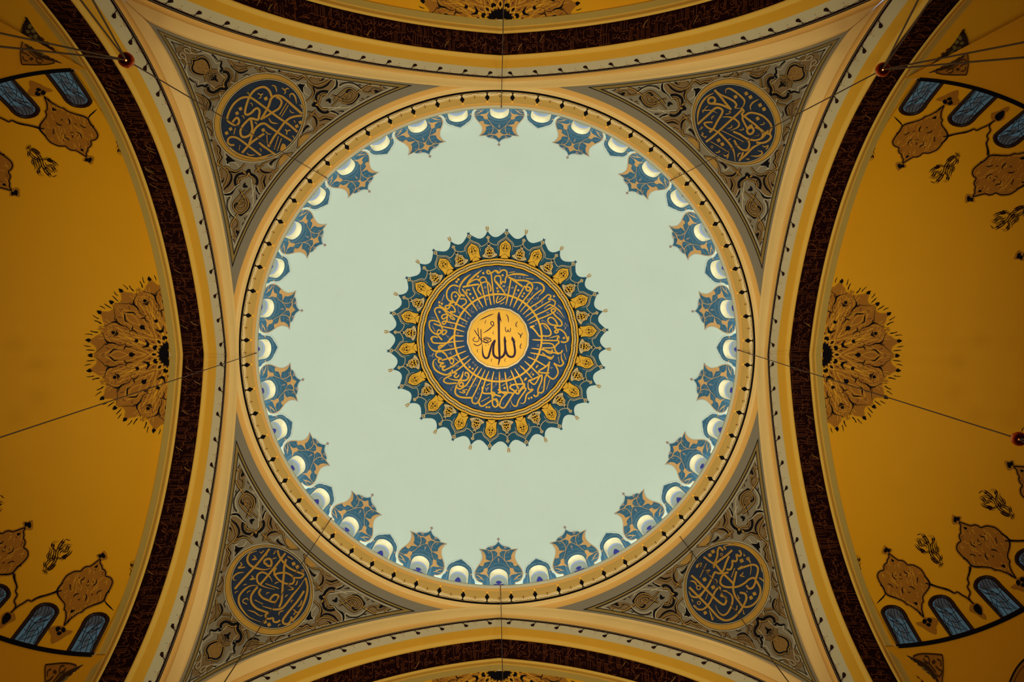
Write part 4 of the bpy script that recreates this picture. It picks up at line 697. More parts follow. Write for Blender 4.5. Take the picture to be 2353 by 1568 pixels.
SCR = {
'upper left': ((480, 160, 6.535), """T 38 300 1150 360 1210 450 1270 580 1310 700 1325 820 1300 900 1270 985 1245;N 34 985 1265 880 1190 740 1085;T 30 740 1085 800 1140 870 1190;N 40 485 1240 600 1110 700 1030 820 950;N 36 770 1280 640 1180 520 1090 420 1020 340 1000 285 1020 270 1080 310 1120 370 1120;N 38 590 1110 640 970 690 870 760 810 830 800 900 850 990 910 1100 980 1230 1060;
N 40 885 1150 960 1010 1040 900 1120 790 1200 720 1290 690 1390 680;N 38 1320 925 1200 820 1080 740 940 640 820 550 700 460 620 410 540 400 460 420 370 490 310 580 270 680 265 740 310 790 380 820 430 800 440 750 410 710 370 740 340 780;N 40 930 390 900 310 840 255 770 250 680 290 610 370 570 460 540 560 530 640 560 665 620 640 680 580 720 570 750 610 740 680 720 740 620 720 560 760 490 840 460 920 480 990 540 1000 610 960 640 880 630 800 620 740;
N 42 770 740 840 620 890 520 920 430 960 390 1020 375 1080 390 1150 440 1250 530 1330 600 1390 650;N 38 1000 400 1060 430 1080 490 1040 570 960 620 880 670 800 720;T 26 930 220 980 235 1000 280 1010 330;T 30 1210 410 1205 365 1250 350 1290 410 1305 500;N 18 1085 260 1120 290 1140 320 1120 350;N 22 1120 300 1160 270 1190 275;N 16 720 345 770 370 760 410 740 415;N 18 760 370 800 350;T 14 555 345 575 330 595 370;T 14 600 490 630 495 645 540;T 14 475 690 500 680 520 730;T 14 670 790 690 780 710 815;
D 845 422 36;D 462 575 34;D 410 642 34;D 312 880 34;D 253 942 34;D 1365 782 34;D 1310 838 34;D 805 897 34;T 26 885 710 930 780 1030 800;N 14 1050 670 1155 490;N 14 1080 695 1185 520;T 16 1200 590 1230 630 1275 635;T 14 1345 525 1370 520 1385 575;T 14 1260 760 1275 755 1285 795;N 18 1135 885 1160 920 1155 965;N 20 1155 920 1190 900 1215 905;T 14 1235 990 1260 990 1270 1030;T 18 830 910 880 955 930 955;N 14 858 970 865 1060 880 1150;N 13 1035 990 970 1190;N 13 1080 1020 1015 1210;P 1100 1100 1070 1150 1062 1200 1090 1210 1130 1180 1145 1130;N 14 385 865 360 960;N 10 455 1120 440 1200;T 20 555 1240 600 1275 680 1270;T 14 745 1180 765 1180 775 1225"""),
'upper right': ((1570, 160, 6.535), """T 36 650 340 650 290 700 270 780 310 870 380 930 450 920 520 880 580;N 40 480 290 560 380 640 480 730 590;T 36 480 290 590 370 700 420 780 470 810 520 790 560 870 570;N 38 725 580 640 540 560 510 470 500 400 490 385 440 420 405 470 410 490 460 450 500;T 36 465 340 370 390 290 480 240 600 225 700 225 810;N 38 225 810 300 740 400 650 480 575 540 560 600 600 580 670 520 770 460 880 400 930;
N 36 900 580 820 660 700 770 580 880 450 1000 350 1075;T 34 600 700 700 700 800 740 850 800 820 860 710 905;N 32 450 780 370 780 325 800 380 860 460 900;T 38 400 860 520 920 620 1010 710 1110 770 1220 790 1370;N 36 880 560 920 610 890 660 930 680 1000 640 1080 640 1200 680 1300 770 1340 860 1310 940 1330 1000 1280 1060 1200 1090 1110 1085;
N 38 930 690 1020 760 1100 820 1180 900 1210 960 1190 1010;N 34 1090 850 1180 890 1250 940 1330 960;N 36 920 680 900 720 930 790 980 870 1040 850;N 38 1050 820 1000 850 970 900 990 950 1040 950 1070 900 1040 850 1000 830;N 34 760 920 860 960 960 1020 1090 1050 1200 1010 1290 900;N 36 960 1020 1000 1080 1000 1150 960 1200 890 1190 820 1130 775 1050;T 38 1180 1100 1060 1160 950 1270 860 1360;
N 34 850 1365 890 1290 910 1230;N 12 590 905 760 990 930 1080;N 12 420 1070 560 1150 700 1235;D 797 395 36;D 958 345 36;D 1022 400 36;D 1167 520 36;D 1226 580 36;D 1130 722 36;D 542 1052 36;D 598 1110 36;T 28 1150 430 1060 480 1020 540 1030 600;T 16 310 640 300 600 350 600 420 600 530 640;N 12 300 630 340 570 380 530;T 18 480 680 445 700 435 740;
N 14 695 615 720 620 710 640 650 660;T 16 730 820 740 850 700 870 670 870;T 16 900 860 920 880 880 895 850 895;T 16 1140 950 1140 975 1080 985;T 16 1220 770 1230 800 1190 815 1160 815;N 12 270 850 300 860 250 890;N 14 290 930 310 960 280 970 330 1000 360 990 330 1020;T 16 700 1030 720 1030 680 1045;O 440 1150 16;T 18 540 1200 560 1220 520 1235 490 1230;T 20 610 1265 650 1290 700 1250;T 20 690 1250 680 1300 665 1335;
T 20 880 1240 840 1260 830 1310;T 24 1130 1210 1190 1220 1190 1260 1130 1290 1020 1285;T 18 1200 1130 1240 1150 1290 1120;T 18 1290 1120 1280 1160 1250 1195;T 14 990 1320 1000 1340 945 1330"""),
'lower left': ((500, 1230, 6.535), """N 38 770 215 680 330 580 450 450 590 340 710 245 820;T 30 770 215 730 270 720 330;T 38 580 245 480 280 440 340 440 410 490 470 580 510 700 530 800 500;N 38 700 450 690 400 730 370 780 370 800 420 790 470 740 470 710 430;N 36 1010 280 950 360 880 450 800 550 700 670 620 760;N 36 890 235 910 310 950 380 1000 440 1060 500 1180 560 1290 600;
N 30 1290 600 1240 650 1140 650;N 38 1020 370 990 480 985 600 970 740 960 880 950 1000 915 1095;N 34 870 500 840 560 870 640 930 700 1020 740 1110 740 1140 680 1100 620 1020 580 920 580 830 610;T 34 810 710 780 650 720 590 650 570 590 610 580 680 610 740 700 790 850 830;T 34 600 770 500 770 430 800 360 860 310 940 310 1040 370 1150 470 1250 650 1325;
N 38 590 790 530 860 490 940 500 1030 570 1110 660 1150 750 1180;N 36 640 820 610 880 660 950 740 990 840 1020 890 980 900 920 840 910 790 960 760 1010;T 38 660 1080 760 1110 860 1130 960 1110 1040 1020 1120 910 1220 790 1310 650;N 38 1310 650 1340 780 1330 900 1280 1050 1210 1180 1110 1305;N 38 1290 850 1200 990 1110 1100 1030 1200 970 1290 990 1345 1060 1340 1100 1270 1090 1240;
N 34 750 1180 710 1210 720 1260 770 1270 820 1260 830 1310 880 1320 930 1290;D 1132 440 36;D 1190 488 36;D 700 1315 36;D 762 1358 36;T 26 385 570 300 580 230 630 225 680 270 690;N 18 530 320 560 350 510 380 580 370;N 18 330 420 350 460 300 505 400 490;N 18 500 620 520 650 480 680 555 665;N 18 1040 330 1120 375;N 16 710 740 910 815;N 14 545 985 670 1050;T 16 620 250 640 280 690 235;
T 16 855 235 850 270 820 300;T 16 820 380 830 360 880 350;T 16 850 750 860 730 910 715;T 14 375 770 390 755 430 750;T 14 245 890 255 870 295 855;T 14 430 890 445 860 490 845;T 16 720 905 735 880 770 870;T 16 1005 950 1015 925 1050 910;T 20 1190 690 1180 740 1150 765;T 22 1255 985 1240 1050 1190 1095;T 18 910 1220 920 1170 990 1145;T 14 900 1390 910 1360 945 1350;T 16 1095 1030 1100 1000 1130 985;
N 16 440 960 380 980 370 1020 430 1050;N 14 430 960 450 990;T 20 440 1140 540 1170 580 1200 640 1235;N 16 640 1220 665 1225;N 18 1125 1130 1160 1160 1130 1210;N 18 1160 1165 1205 1175;O 1270 545 18;T 18 1050 770 1130 820 1040 835"""),
'lower right': ((1550, 1220, 6.535), """T 40 745 240 860 220 980 230 1100 280 1210 370 1290 490 1325 630;N 28 745 240 780 290;N 38 875 300 800 370 720 430 640 490 590 540;N 34 445 400 540 470 610 510;N 34 600 570 610 500 650 400 660 300 690 260 740 310;N 38 620 510 700 610 800 710 880 790 900 830;N 34 980 300 1010 350 990 390 940 370 950 430 930 470 880 460 880 520 850 590 790 590;N 36 830 390 780 500 750 590 700 650 640 640 610 640 570 730 510 840 440 930 370 1000;
N 36 940 620 910 750 890 870 920 990 980 1080 1040 1150 1140 1150 1230 1090 1290 990 1300 880 1240 760;N 36 820 640 760 650 710 720 700 800 760 850 850 860 960 850 1060 800 1130 740 1200 720 1230 760 1190 860 1130 880 1090 830;N 36 1230 740 1260 640 1260 560 1200 520 1100 540 960 590;N 24 960 590 1000 560 1030 540;T 26 1100 420 1130 450 1155 500;O 1115 430 22;T 12 1155 500 1160 590 1145 680;
N 38 260 680 340 750 440 850 540 950 640 1050 740 1120 780 1090 780 1020 700 970;N 38 230 860 300 930 400 1030 500 1130 600 1240 680 1320 780 1360 880 1330 980 1240 1050 1130 1090 1030 1070 960 990 940;T 34 225 920 260 990 330 1010 400 990 480 890;N 34 295 1130 360 1190 440 1190 520 1120 580 1010 620 920 680 860 700 890;T 34 735 910 820 940 880 1010 870 1120 810 1240 740 1280 670 1230 620 1130;N 22 735 910 800 920;
N 12 490 500 390 710;N 14 915 570 865 710;N 12 510 955 475 1045;T 24 240 765 310 780 350 850;O 370 865 30;O 375 1095 24;D 587 322 36;D 540 375 36;D 1018 460 38;D 460 742 38;D 590 860 38;D 1212 958 36;D 1160 1018 36;D 470 1245 34;O 715 365 18;T 22 350 520 410 500 390 560;P 345 510 330 550 345 570 370 540;T 18 985 690 1030 660 1040 630;N 16 1000 690 1060 700;T 16 1050 350 1060 385 1080 380;T 14 610 730 650 770 640 805;N 14 480 610 540 600 500 650 560 700;
T 14 955 970 980 1030 1000 1020;T 12 1090 910 1110 940;T 22 1275 715 1320 740 1355 780;T 14 1045 1200 1050 1260 1075 1265;N 16 880 1170 940 1200 950 1135;T 22 530 1210 560 1280 580 1350 600 1300;T 16 265 1030 290 1090;N 12 690 880 720 960 700 990 740 1010""")}
for nm, (sx, sy) in QUAD.items():
    o = xf(fr, [flip(sx, sy)]).build('pendentive_frame'); props(o, 'dark and gold lined three-cornered frame on the %s pendentive' % nm, 'painted frame', 'pendentive frames')
    o = xf(ar2, [flip(-sx, -sy)]).build('arabesque'); props(o, 'black and gold painted arabesque scrollwork filling the %s pendentive' % nm, 'ornament', 'pendentive arabesques')
    ro = xf(rg, [flip(-sx, -sy)]).build('calligraphy_roundel'); xf(gd, [flip(-sx, -sy)]).build('navy_ground', ro)
    K, txt = SCR[nm]; q = MB(); script(on(PEND, K, 2.5, base=.0048), q, thin_down(txt, .84), 'rgold', 2, thin='rgold'); q.build('gilded_script', ro)
    props(ro, 'round navy calligraphy roundel with a gold rim on the %s pendentive' % nm, 'roundel', 'calligraphy roundels')
# ================================================================ inscription bands on the arch soffits
def inscription(seed):
    rnd = random.Random(seed); m = MB(); x0, x1 = 1.0885, 1.1590; hh = x1 - x0
    n_ = 240; Lg = np.linspace(-LMAX + .004, LMAX - .004, n_); Q = np.stack([np.repeat(Lg, 3), np.tile([1.0862, 1.122, 1.1612], n_)], -1)
    m.grid(SF.lift(Q, -1).reshape(n_, 3, 3), 'band')
    def ln(pts, wd, e=(1, .5), mt='scriptc'): SF.line(m, np.array(pts), wd, mt, 2, ends=e)
    for row in (0, 1):
        L = -LMAX + .012; y0 = x0 + row * hh * .46; h = hh * .54
        while L < LMAX - .02:
            k = rnd.random(); wd = rnd.uniform(.0008, .0014); sl = rnd.uniform(-.003, .003)
            if k < .30:
                n = rnd.choice((1, 1, 2, 3)); b = y0 + rnd.uniform(.0, .004)
                for i in range(n): ln([(L + i * .0052, b), (L + i * .0052 + sl * .5, b + .5 * h), (L + i * .0052 + sl, b + rnd.uniform(.7, 1.15) * h)], wd, (.5, .7))
                ln([(L - .004, b + .003), (L, b - .001), (L + .0026, b + .002), (L + .0052, b - .001), (L + n * .0052, b + .003)], wd); L += .0052 * n + .0045
            elif k < .58:
                r = rnd.uniform(.005, .010); c = y0 + rnd.uniform(.35, .8) * h
                ln([(L + .002, c + r * .8), (L, c), (L + r * .5, c - r * .8), (L + 1.3 * r, c - r * .8), (L + 2 * r, c), (L + 2.1 * r, c + r * .6)], wd * 1.2, (.4, .3)); L += r * 1.5
                if rnd.random() < .5: ln([(L - r, c + .004), (L - r * .6, c + .006), (L - r * .2, c + .003)], wd)
            elif k < .78:
                r = rnd.uniform(.0024, .0036); c = y0 + rnd.uniform(.15, .8) * h
                SF.line(m, np.array([(L + r * math.cos(q), c + r * math.sin(q)) for q in np.linspace(.6, 6.4, 8)]), wd, 'scriptc', 2)
                ln([(L + r, c), (L + r + .004, c - .004), (L + r + .001, c - .012)], wd, (1, .2)); L += .009
            elif k < .90:
                c = y0 + rnd.uniform(.3, .9) * h; w_ = rnd.uniform(.012, .03)
                ln([(L, c - .003), (L + w_ * .2, c + .002), (L + w_ * .6, c + .003), (L + w_, c)], wd * 1.2, (.5, .2)); L += w_ * .35
            else:
                c = y0 + rnd.uniform(0, .3) * h; hi = rnd.random() < .25; ln([(L, c), (L + .007, c + .014), (L + .017, c + .026)], wd * 1.5, (.4, .8), 'dgold' if hi else 'scriptc'); L += .007
            for _ in range(rnd.choice((0, 0, 1, 2))):
                SF.disc(m, L + rnd.uniform(-.004, .004), y0 + rnd.uniform(0, 1) * h, .0010, 'scriptc', 2, n=4, raw=True)
    return m
for i, (sd, a) in enumerate(SIDES.items()):
    o = xf(inscription(11 + i), [lambda V, a=a: rotz(V, a)]).build('inscription_band')
    props(o, 'band of copper script on a near-black ground along the %s great arch' % {'left': 'left-hand', 'right': 'right-hand', 'top': 'upper', 'bottom': 'lower'}[sd], 'inscription', 'arch inscriptions')
# ================================================================ half domes: everything is measured on the right-hand one
SR_ = SEMI['right']; CX_ = SC[0]
def about(cx, deg):
    a = math.radians(deg); c, s_ = math.cos(a), math.sin(a)
    def f(V):
        d = V - [cx, 0, 0]; off = V[:, 2] - SC[1] - np.sqrt(np.maximum(SR ** 2 - (V[:, 0] - CX_) ** 2 - V[:, 1] ** 2, 0))
        x = cx + c * d[:, 0] - s_ * d[:, 1]; y = s_ * d[:, 0] + c * d[:, 1]
        if abs(cx - CX_) < 1e-9: return np.stack([x, y, V[:, 2]], -1)
        return np.stack([x, y, SC[1] + np.sqrt(np.maximum(SR ** 2 - (x - CX_) ** 2 - y ** 2, 0)) + off], -1)
    return f
def mir(cx, deg):
    f1, f2 = about(cx, -deg), about(cx, deg); return lambda V: f2(f1(V) * np.array([1, -1, 1]))
def clip(mb, xmin=1.2112):
    V = np.concatenate(mb.v); keep = [i for i, f in enumerate(mb.f) if all(V[k, 0] > xmin for k in f)]
    out = MB(); out.mats = mb.mats; out.v = [V]; out.f = [mb.f[i] for i in keep]; out.m = [mb.m[i] for i in keep]; return out
def fat(txt, f):
    out = []
    for it in txt.split(';'):
        t = it.split()
        if t and t[0] in 'NT': t[1] = str(float(t[1]) * f)
        out.append(' '.join(t))
    return ';'.join(out)
K1 = (1880, 630, 4.2667); c1_ = on(SR_, K1, 5.0, base=.0010, step=.0004)
rb_, rl_ = MB(), MB()
c1_.fill(rb_, '13 800 742 800 716 772 712 742 722 712 748 690 778 668 806 656 775 650 748 645 715 620 680 600 655 575 660 555 690 530 712 520', 'semi2', 0, sm=False)
c1_.line(rb_, '742 797 716 772 712 742 722 712 748 690 778 668 806 656 775 650 748 645 715 620 680 600 655 575 660 555 690 530', 4.0, 'semi3', 1)
c1_.fill(rl_, '10 806 112 803 150 774 120 757 142 733 108 726 10 780', 'black', 2, sm=False); c1_.fill(rl_, '158 798 182 778 208 798', 'black', 3, sm=False); c1_.fill(rl_, '146 722 160 700 192 712 178 738', 'black', 3, sm=False)
SEG = """T 5 775 800 720 770 690 745 660 720 640 690 600 675 550 682 500 702 455 692 430 665 370 660;T 11 542 690 580 682 610 680 632 660 642 642;T 8 378 715 420 720 445 710 468 748;P 325 658 342 645 366 665 345 674;P 222 697 245 660 270 648 250 680 262 708 294 718 250 716;P 545 580 560 566 582 578 560 602;T 8 525 555 532 575 514 590 540 596 556 618;T 5 704 525 640 520 600 500 560 485 525 492 490 512 450 515 415 545;T 9 524 488 532 465 542 442;
P 358 799 388 770 416 784 404 799;T 12 518 744 555 742 580 765 606 792;P 754 799 764 780 802 798;P 768 655 790 638 824 655 806 666 790 678 780 668;T 6 335 590 370 565 400 565 420 580;T 5 375 520 380 545 370 565;T 7 770 715 800 714 838 704;T 8 728 755 770 750 818 748;T 7 700 577 740 577 778 568;T 6 752 600 790 598 828 598;T 6 665 500 700 480 742 470;T 5 690 450 720 440 750 418;T 5 740 845 770 850 800 855"""
script(c1_, rl_, fat(SEG, 1.15), 'black', 3)
script(c1_, rl_, 'T 7 205 750 240 742;T 7 330 755 355 745;T 7 485 680 512 676;T 7 580 622 612 628;T 7 540 602 562 585;T 7 180 675 206 665;T 7 435 552 462 545;T 7 360 612 382 598;T 7 595 742 636 722;T 7 640 780 670 790', 'maroon2', 3)
script(c1_, rl_, 'N 9 138 797 182 768 222 797;N 8 110 740 150 752 182 768;N 4 200 790 300 740 420 690 560 640 700 600;N 4 230 780 350 700 450 600 520 530;N 4 150 710 300 640 450 600 600 560;N 4 260 797 350 760 460 730 560 740 640 792;N 4 420 797 480 770 540 765 600 797;N 4 300 700 340 620 400 590 420 560;N 4 560 700 620 640 700 640;N 4 250 790 330 770 420 790;N 3 270 690 420 640 560 600;N 3 520 700 600 760 700 790;N 3 640 600 600 560 560 530;N 4 160 780 240 700 330 655', 'semi4', 2)
RX = 1.199
def rosette(mb): h = xf(mb, [same, mir(RX, 0)]); return clip(xf(h, [about(RX, 45 * k) for k in (-2, -1, 0, 1, 2)]))
ROS = rosette(rb_); ROL = rosette(rl_)
# painted cartouches, drop finials, feathers and windows between them
K2, K3, K4, K5 = (1990, 1240, 4.48), (2100, 1120, 3.5415), (2000, 1350, 3.81), (2030, 40, 3.584)
s2, s3, s4 = (on(SR_, k, 5.0, base=.0010, step=.0004) for k in (K2, K3, K4))
BODY = '232 150 235 185 218 215 215 240 190 262 182 285 182 318 150 328 125 350 118 385 135 430 155 465 170 490 190 530 205 560 235 580 290 600 340 620 385 640 420 672 450 680 500 715 550 755 590 800 575 740 572 690 578 655 590 645 582 610 590 580 620 540 645 500 650 460 640 430 615 395 590 350 560 310 520 285 480 268 425 265 400 240 370 222 340 220 310 205 270 175'
cb, cl = MB(), MB(); s2.fill(cb, BODY, 'semi2', 1, sm=False); s2.line(cb, BODY, 7.5, 'semi3', 0, closed=True); s2.fill(cb, '160 125 190 62 225 85 272 105 262 130 240 152 205 160 170 150', 'semi3', 0)
s2.line(cl, BODY, 2.5, 'black', 2, closed=True)
script(s2, cl, """P 180 122 205 84 225 100 252 104 240 137 215 130 198 142;N 13 145 475 170 487 190 530 200 558 240 585 300 605;N 13 598 378 620 400 645 432 658 462 648 500 620 540;T 15 202 552 180 592 142 632 108 668;N 14 650 455 700 480 760 500 830 516 896 552;P 252 212 268 208 290 228 268 236;P 486 655 512 650 530 662 520 685 500 668;
N 6 234 150 238 130;T 10 270 345 275 385 300 412 312 422;T 11 385 320 400 348 422 358 418 398;T 10 545 402 525 405 530 435 518 458;T 10 218 462 245 468 280 500;T 12 380 495 370 525 385 570;T 11 440 488 480 500 502 528;P 340 380 350 366 362 384;T 9 340 402 362 412 375 400;T 9 362 412 365 425;P 425 520 432 548 456 540 440 560""", 'black', 3)
rnd = random.Random(5); bp = flat(BODY); ax_ = np.array([.48, .877])
for i in range(150):
    p_ = np.array([rnd.uniform(120, 650), rnd.uniform(180, 780)]); ln_ = rnd.uniform(25, 80); a_r = rnd.uniform(-.6, .6)
    d1 = np.array([ax_[0] * math.cos(a_r) - ax_[1] * math.sin(a_r), ax_[0] * math.sin(a_r) + ax_[1] * math.cos(a_r)]); n1 = np.array([-d1[1], d1[0]]) * rnd.uniform(-14, 14)
    q = np.array([p_, p_ + d1 * ln_ * .5 + n1, p_ + d1 * ln_])
    if inside([bp], q).all():
        dk = i % 5 == 0
        if dk: q = np.array([p_, p_ + d1 * ln_ * .15 + n1 * .2, p_ + d1 * ln_ * .35])
        s2.line(cl, q / K2[2] + np.array(K2[:2]), 3.0 if dk else 1.0, 'maroon2' if dk else 'semi4', 3, ends=(.3, .3))
fn_ = MB()
s4.fill(fn_, '398 312 450 300 478 268 552 268 592 290 592 322 576 350 582 382 570 418 500 386 450 352 415 336', 'semi2', 0); script(s4, fn_, 'P 456 290 478 280 494 300 480 326 458 316;P 492 286 515 272 540 290 526 320 506 304;P 486 332 504 314 530 330 514 350;N 8 468 270 452 215;N 6 440 250 400 190', 'black', 2)
dr_ = MB()
s4.fill(dr_, '866 205 878 150 935 138 982 170 988 222 1012 250 1014 286 970 272 930 242 890 224', 'semi2', 0); script(s4, dr_, 'P 905 165 935 148 965 176 978 210 972 248 930 226 904 195', 'black', 2)
cn2 = MB(); L2_ = '869 -183 866 -130 852 -70 862 -30 850 0 874 50 862 90 880 125 905 150'; s4.line(cn2, L2_, 7.0, 'semi3', 0); s4.line(cn2, L2_, 2.6, 'black', 2)
cn = MB(); s4.line(cn, '500 -30 560 -8 640 15 700 35 735 55 760 45 800 70 850 100 905 150', 7.0, 'semi3', 0); s4.line(cn, '480 -34 560 -8 640 15 700 35 735 55 760 45 800 70 850 100 905 150', 2.6, 'black', 2)
ft = MB(); script(s3, ft, fat("""T 5 238 640 205 610 165 570 140 520 130 470 100 440 60 420 20 420;T 5 236 640 226 590 200 550 160 520 150 470 170 430 155 400 125 390;T 8 212 622 180 602 148 566;T 6 112 542 80 522 40 490 20 460;T 5 200 550 190 500 180 460 190 440;T 6 130 470 112 430 92 400 70 376;T 4 60 380 35 385;T 8 72 530 88 524 60 500;T 5 100 480 60 470 50 440 28 430;T 8 162 545 160 500;T 5 216 602 230 580 222 550;T 4 150 560 140 530 100 520;T 8 60 460 42 430;T 8 168 440 160 410;T 4 246 628 232 622 220 640 236 650;T 7 95 410 80 395;T 4 190 480 205 510 196 540;T 4 120 500 110 470 70 450""", 1.5), 'brown', 1)
ft = xf(ft, [same, lambda V: about(CX_, .55)(V) * 1.0])
wf, wp = MB(), MB()
WO = '520 160 520 136 535 108 560 90 590 82 625 80 660 88 695 108 722 138 742 170 908 386 716 440 560 222'; WI = '542 164 541 140 552 120 575 103 600 97 630 96 660 106 686 124 706 150 720 172 880 376 724 432 578 216'
s4.fill(wf, [flat(WO, K4), flat(WI, K4)], 'frameb', 3, sm=False)
wo = s4.lift(dens(flat(WO, K4), 4.0), 0); wf.tube(wo, .0052, 'frameb', 8, closed=True)
s4.fill(wp, WI, 'bglass', 1, sm=False)
wl = MB(); s4.fill(wl, '560 110 600 98 660 106 706 150 730 200 690 190 640 180 600 190 560 170', 'gleaf', 2, sm=False)
script(s4, wl, fat("""N 4 610 100 640 180 700 240 780 330 840 385;N 4 548 150 640 200 730 260 800 398;N 4 640 250 700 300 740 380 762 418;N 4 600 210 700 240 745 205;N 4 700 240 680 330 722 412;N 4 560 130 620 200 650 300 690 380;N 4 670 112 700 180 740 240 770 300 850 380;N 4 620 280 700 340 820 380;N 4 560 175 600 215 640 230;N 4 590 100 600 150 660 220;N 4 690 300 760 310 800 290;N 4 640 100 660 150 725 185""", 1.5), 'lead', 3)
script(s4, wl, "P 632 200 660 210 690 250 670 262 645 240;P 700 262 740 300 780 380 750 360 712 300;P 730 230 762 262 790 320 760 290", 'gleaf', 2)
wf.tube(s4.lift(flat('542 164 541 140 552 120 575 103 600 97 630 96 660 106 686 124 706 150 720 172 880 376 724 432 578 216', K4), 2), .0012, 'frameb', 5, closed=True)
AZC, AZM, AZW = 78.75, 67.5, 73.125
cyl = Quadric((CX_, 0, 0), (.853, .853, 5000.0)); 
class Drum:
    # drum wall, and the flat return beside the arch where the drum would pass behind it
    def hit(s, px, py):
        P = cyl.hit(px, py); d = ray(px, py); t = (1.21 - CAM[0]) / d[..., 0]; Q = CAM + d * t[..., None]; return np.where(P[..., :1] < 1.21, Q, P)
    def nrm(s, P): n = cyl.nrm(P); flat_ = np.zeros_like(P); flat_[..., 0] = -1; return np.where(P[..., :1] <= 1.2101, flat_, n)
s5 = on(Drum(), K5, 6.0, base=.0015, step=.0005)
cp = MB()
s5.fill(cp, '345 452 400 385 480 320 560 240 610 175 655 112 692 165 698 235 665 305 600 372 520 412 430 442', 'frameb', 0); s5.fill(cp, '430 446 560 408 640 345 688 300 700 380 684 468 560 470 460 466', 'semi2', 0)
script(s5, cp, fat("""N 7 655 112 692 165 698 235 665 305 600 372 520 412 350 452;N 4 640 130 676 170 680 235 650 300 590 360;T 6 650 112 672 100 668 130 690 132;N 5 430 446 480 462 560 468 684 468;N 5 692 280 700 380 684 468;P 595 420 612 408 630 422 612 436;N 5 520 440 545 415 575 420 560 450 530 452;N 5 640 350 670 340 690 370 660 380 630 400;N 5 540 425 590 400 640 360;N 5 640 440 670 430 680 400;T 6 678 462 690 458""", 1.9), 'frameb', 2)
script(s5, cp, """P 620 165 640 150 655 175 635 190;P 590 205 612 188 630 205 606 222;P 640 205 668 200 660 225 640 222;P 575 240 600 232 612 258 588 272;P 618 245 645 240 640 268 620 275;P 600 285 640 282 625 320 602 318;P 545 300 580 270 592 300 560 330;P 500 330 540 320 550 350 510 362;P 555 345 590 335 580 362 555 372;P 470 360 500 355 500 380 475 388;P 430 385 462 370 462 395 432 402;P 510 375 545 372 520 395""", 'lace', 1)
script(s5, cp, "P 520 270 545 250 550 265 530 285;P 480 300 505 285 505 300 485 315;P 440 345 465 325 465 340 445 360", 'maroon2', 1)
sill = MB(); azs = np.radians(np.linspace(-90, 90, 181)); rbb = SR * math.cos(math.asin((SZB - SC[1]) / SR))
sill.grid(np.array([[(max(CX_ + r * math.cos(a), 1.2105), r * math.sin(a), z) for r, z in ((rbb + .001, SZB + .001), (rbb - .007, SZB - .001), (rbb - .007, SZB - .011), (rbb + .001, SZB - .013))] for a in azs]), 'black')
wn = 36
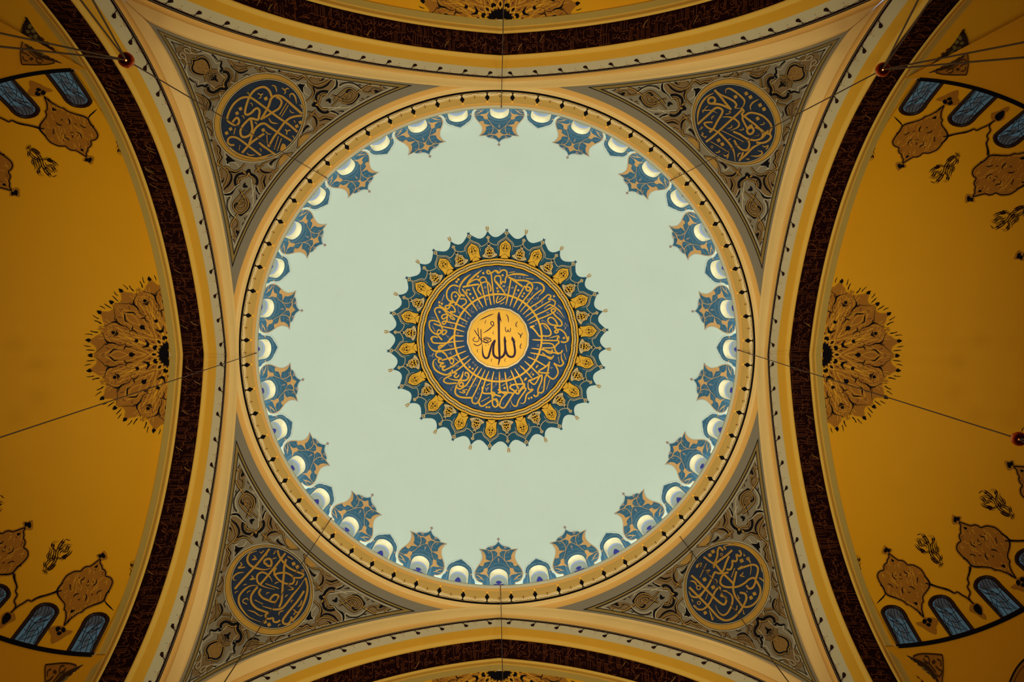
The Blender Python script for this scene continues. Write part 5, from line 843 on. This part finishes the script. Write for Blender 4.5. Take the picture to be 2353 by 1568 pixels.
for sd, ra in SIDES.items():
    far = {'left': 'left-hand', 'right': 'right-hand', 'top': 'upper', 'bottom': 'lower'}[sd]; R3 = lambda V, ra=ra: rotz(V, ra)
    o = xf(ROS, [R3]).build('painted_rosette'); xf(ROL, [R3]).build('black_tracery', o)
    props(o, 'brown half rosette with black star centre at the crown of the %s half dome' % far, 'ornament', 'half dome rosettes')
    if sd in ('top', 'bottom'): continue
    props(xf(sill, [R3]).build('trim_%d' % (6 + (sd == 'right'))), kind='structure')
    def vert(az):   # where on the half dome, in the picture
        up = (az < 0) == (sd == 'right'); return 'upper' if up else 'lower'
    for sg in (-1, 1):
        for k in range(3):
            az = sg * (AZC - 22.5 * k)
            if abs(az) < 30: continue
            fx = (lambda a: (about(CX_, a - AZC)))(abs(az)); ff = [lambda V, fx=fx, sg=sg: R3(fx(V) * np.array([1, sg, 1]))]
            ff[0] = lambda V, fx=fx, sg=sg: R3(fx(V) * np.array([1, sg, 1]))
            # nearest the arch first
            pos = ['nearest the arch', 'second from the arch', 'third from the arch'][k]
            c0 = clip(xf(cb, [lambda V, fx=fx: fx(V)])); l0 = clip(xf(cl, [lambda V, fx=fx: fx(V)]))
            FL = [lambda V, sg=sg: R3(V * np.array([1, sg, 1]))]
            o = xf(c0, FL).build('painted_cartouche'); xf(l0, FL).build('black_outline', o); xf(clip(xf(fn_, [fx])), FL).build('cross_finial', o)
            props(o, 'brown scalloped cartouche, %s half dome, %s side, %s' % (far, vert(az), pos), 'ornament', 'half dome cartouches')
            fm_ = about(CX_, abs(az) - AZC)
            if k < 2:
                o = xf(xf(dr_, [fm_]), FL).build('drop_finial'); xf(xf(cn, [fm_]), FL).build('connecting_line', o); xf(xf(cn2, [fm_]), FL).build('connecting_line', o)
                props(o, 'black drop between cartouches, %s half dome, %s side, %s' % (far, vert(az), pos), 'ornament', 'half dome drop finials')
            gm_ = about(CX_, abs(az) - AZC + (22.5 if k == 0 else 0)) if False else fm_
            o = xf(xf(ft, [gm_]), FL).build('feather_motif')
            props(o, 'wispy brown feather motif, %s half dome, %s side, %s' % (far, vert(az), pos), 'ornament', 'half dome feather motifs')
        o = xf(clip(xf(ft, [about(CX_, 22.5)])), [lambda V, sg=sg: R3(V * np.array([1, sg, 1]))])
        if len(o.f): props(o.build('feather_motif'), 'sliver of a wispy brown feather motif cut by the %s great arch, %s side' % (far, vert(sg)), 'ornament', 'cut feather motifs')
        for k in range(6):
            az = 84.375 - 11.25 * k; wn += 1; f0 = about(CX_, az - AZW); FL = [lambda V, sg=sg: R3(V * np.array([1, sg, 1]))]
            w_ = xf(clip(xf(wf, [f0])), FL).build('window_%d' % wn); xf(clip(xf(wp, [f0])), FL).build('pane', w_); xf(clip(xf(wl, [f0])), FL).build('leading', w_)
            props(w_, 'arched blue leaded window on the %s half dome' % far, kind='structure')
        o = xf(cp, [lambda V, sg=sg: R3(V * np.array([1, -sg, 1]))]).build('lace_panel')
        props(o, 'black and gold lace panel under the windows of the %s half dome, %s side' % (far, vert(sg)), 'ornament', 'lace panels')
# part of a round painted border low on the wall of the right-hand half dome
s6 = on(cyl, K4, 6.0, base=.0015, step=.0005); rbm = MB()
s6.fill(rbm, '1226 860 1262 780 1300 712 1350 652 1420 600 1500 620 1500 860', 'semi2', 0, sm=False); s6.line(rbm, '1214 860 1252 770 1294 700 1350 640 1420 590', 4.6, 'black', 2); s6.line(rbm, '1250 860 1280 790 1316 730 1360 685 1420 640', 1.2, 'black', 2)
props(clip(rbm).build('round_border'), 'curved black border of a brown painted roundel low in the lower right corner', 'ornament')
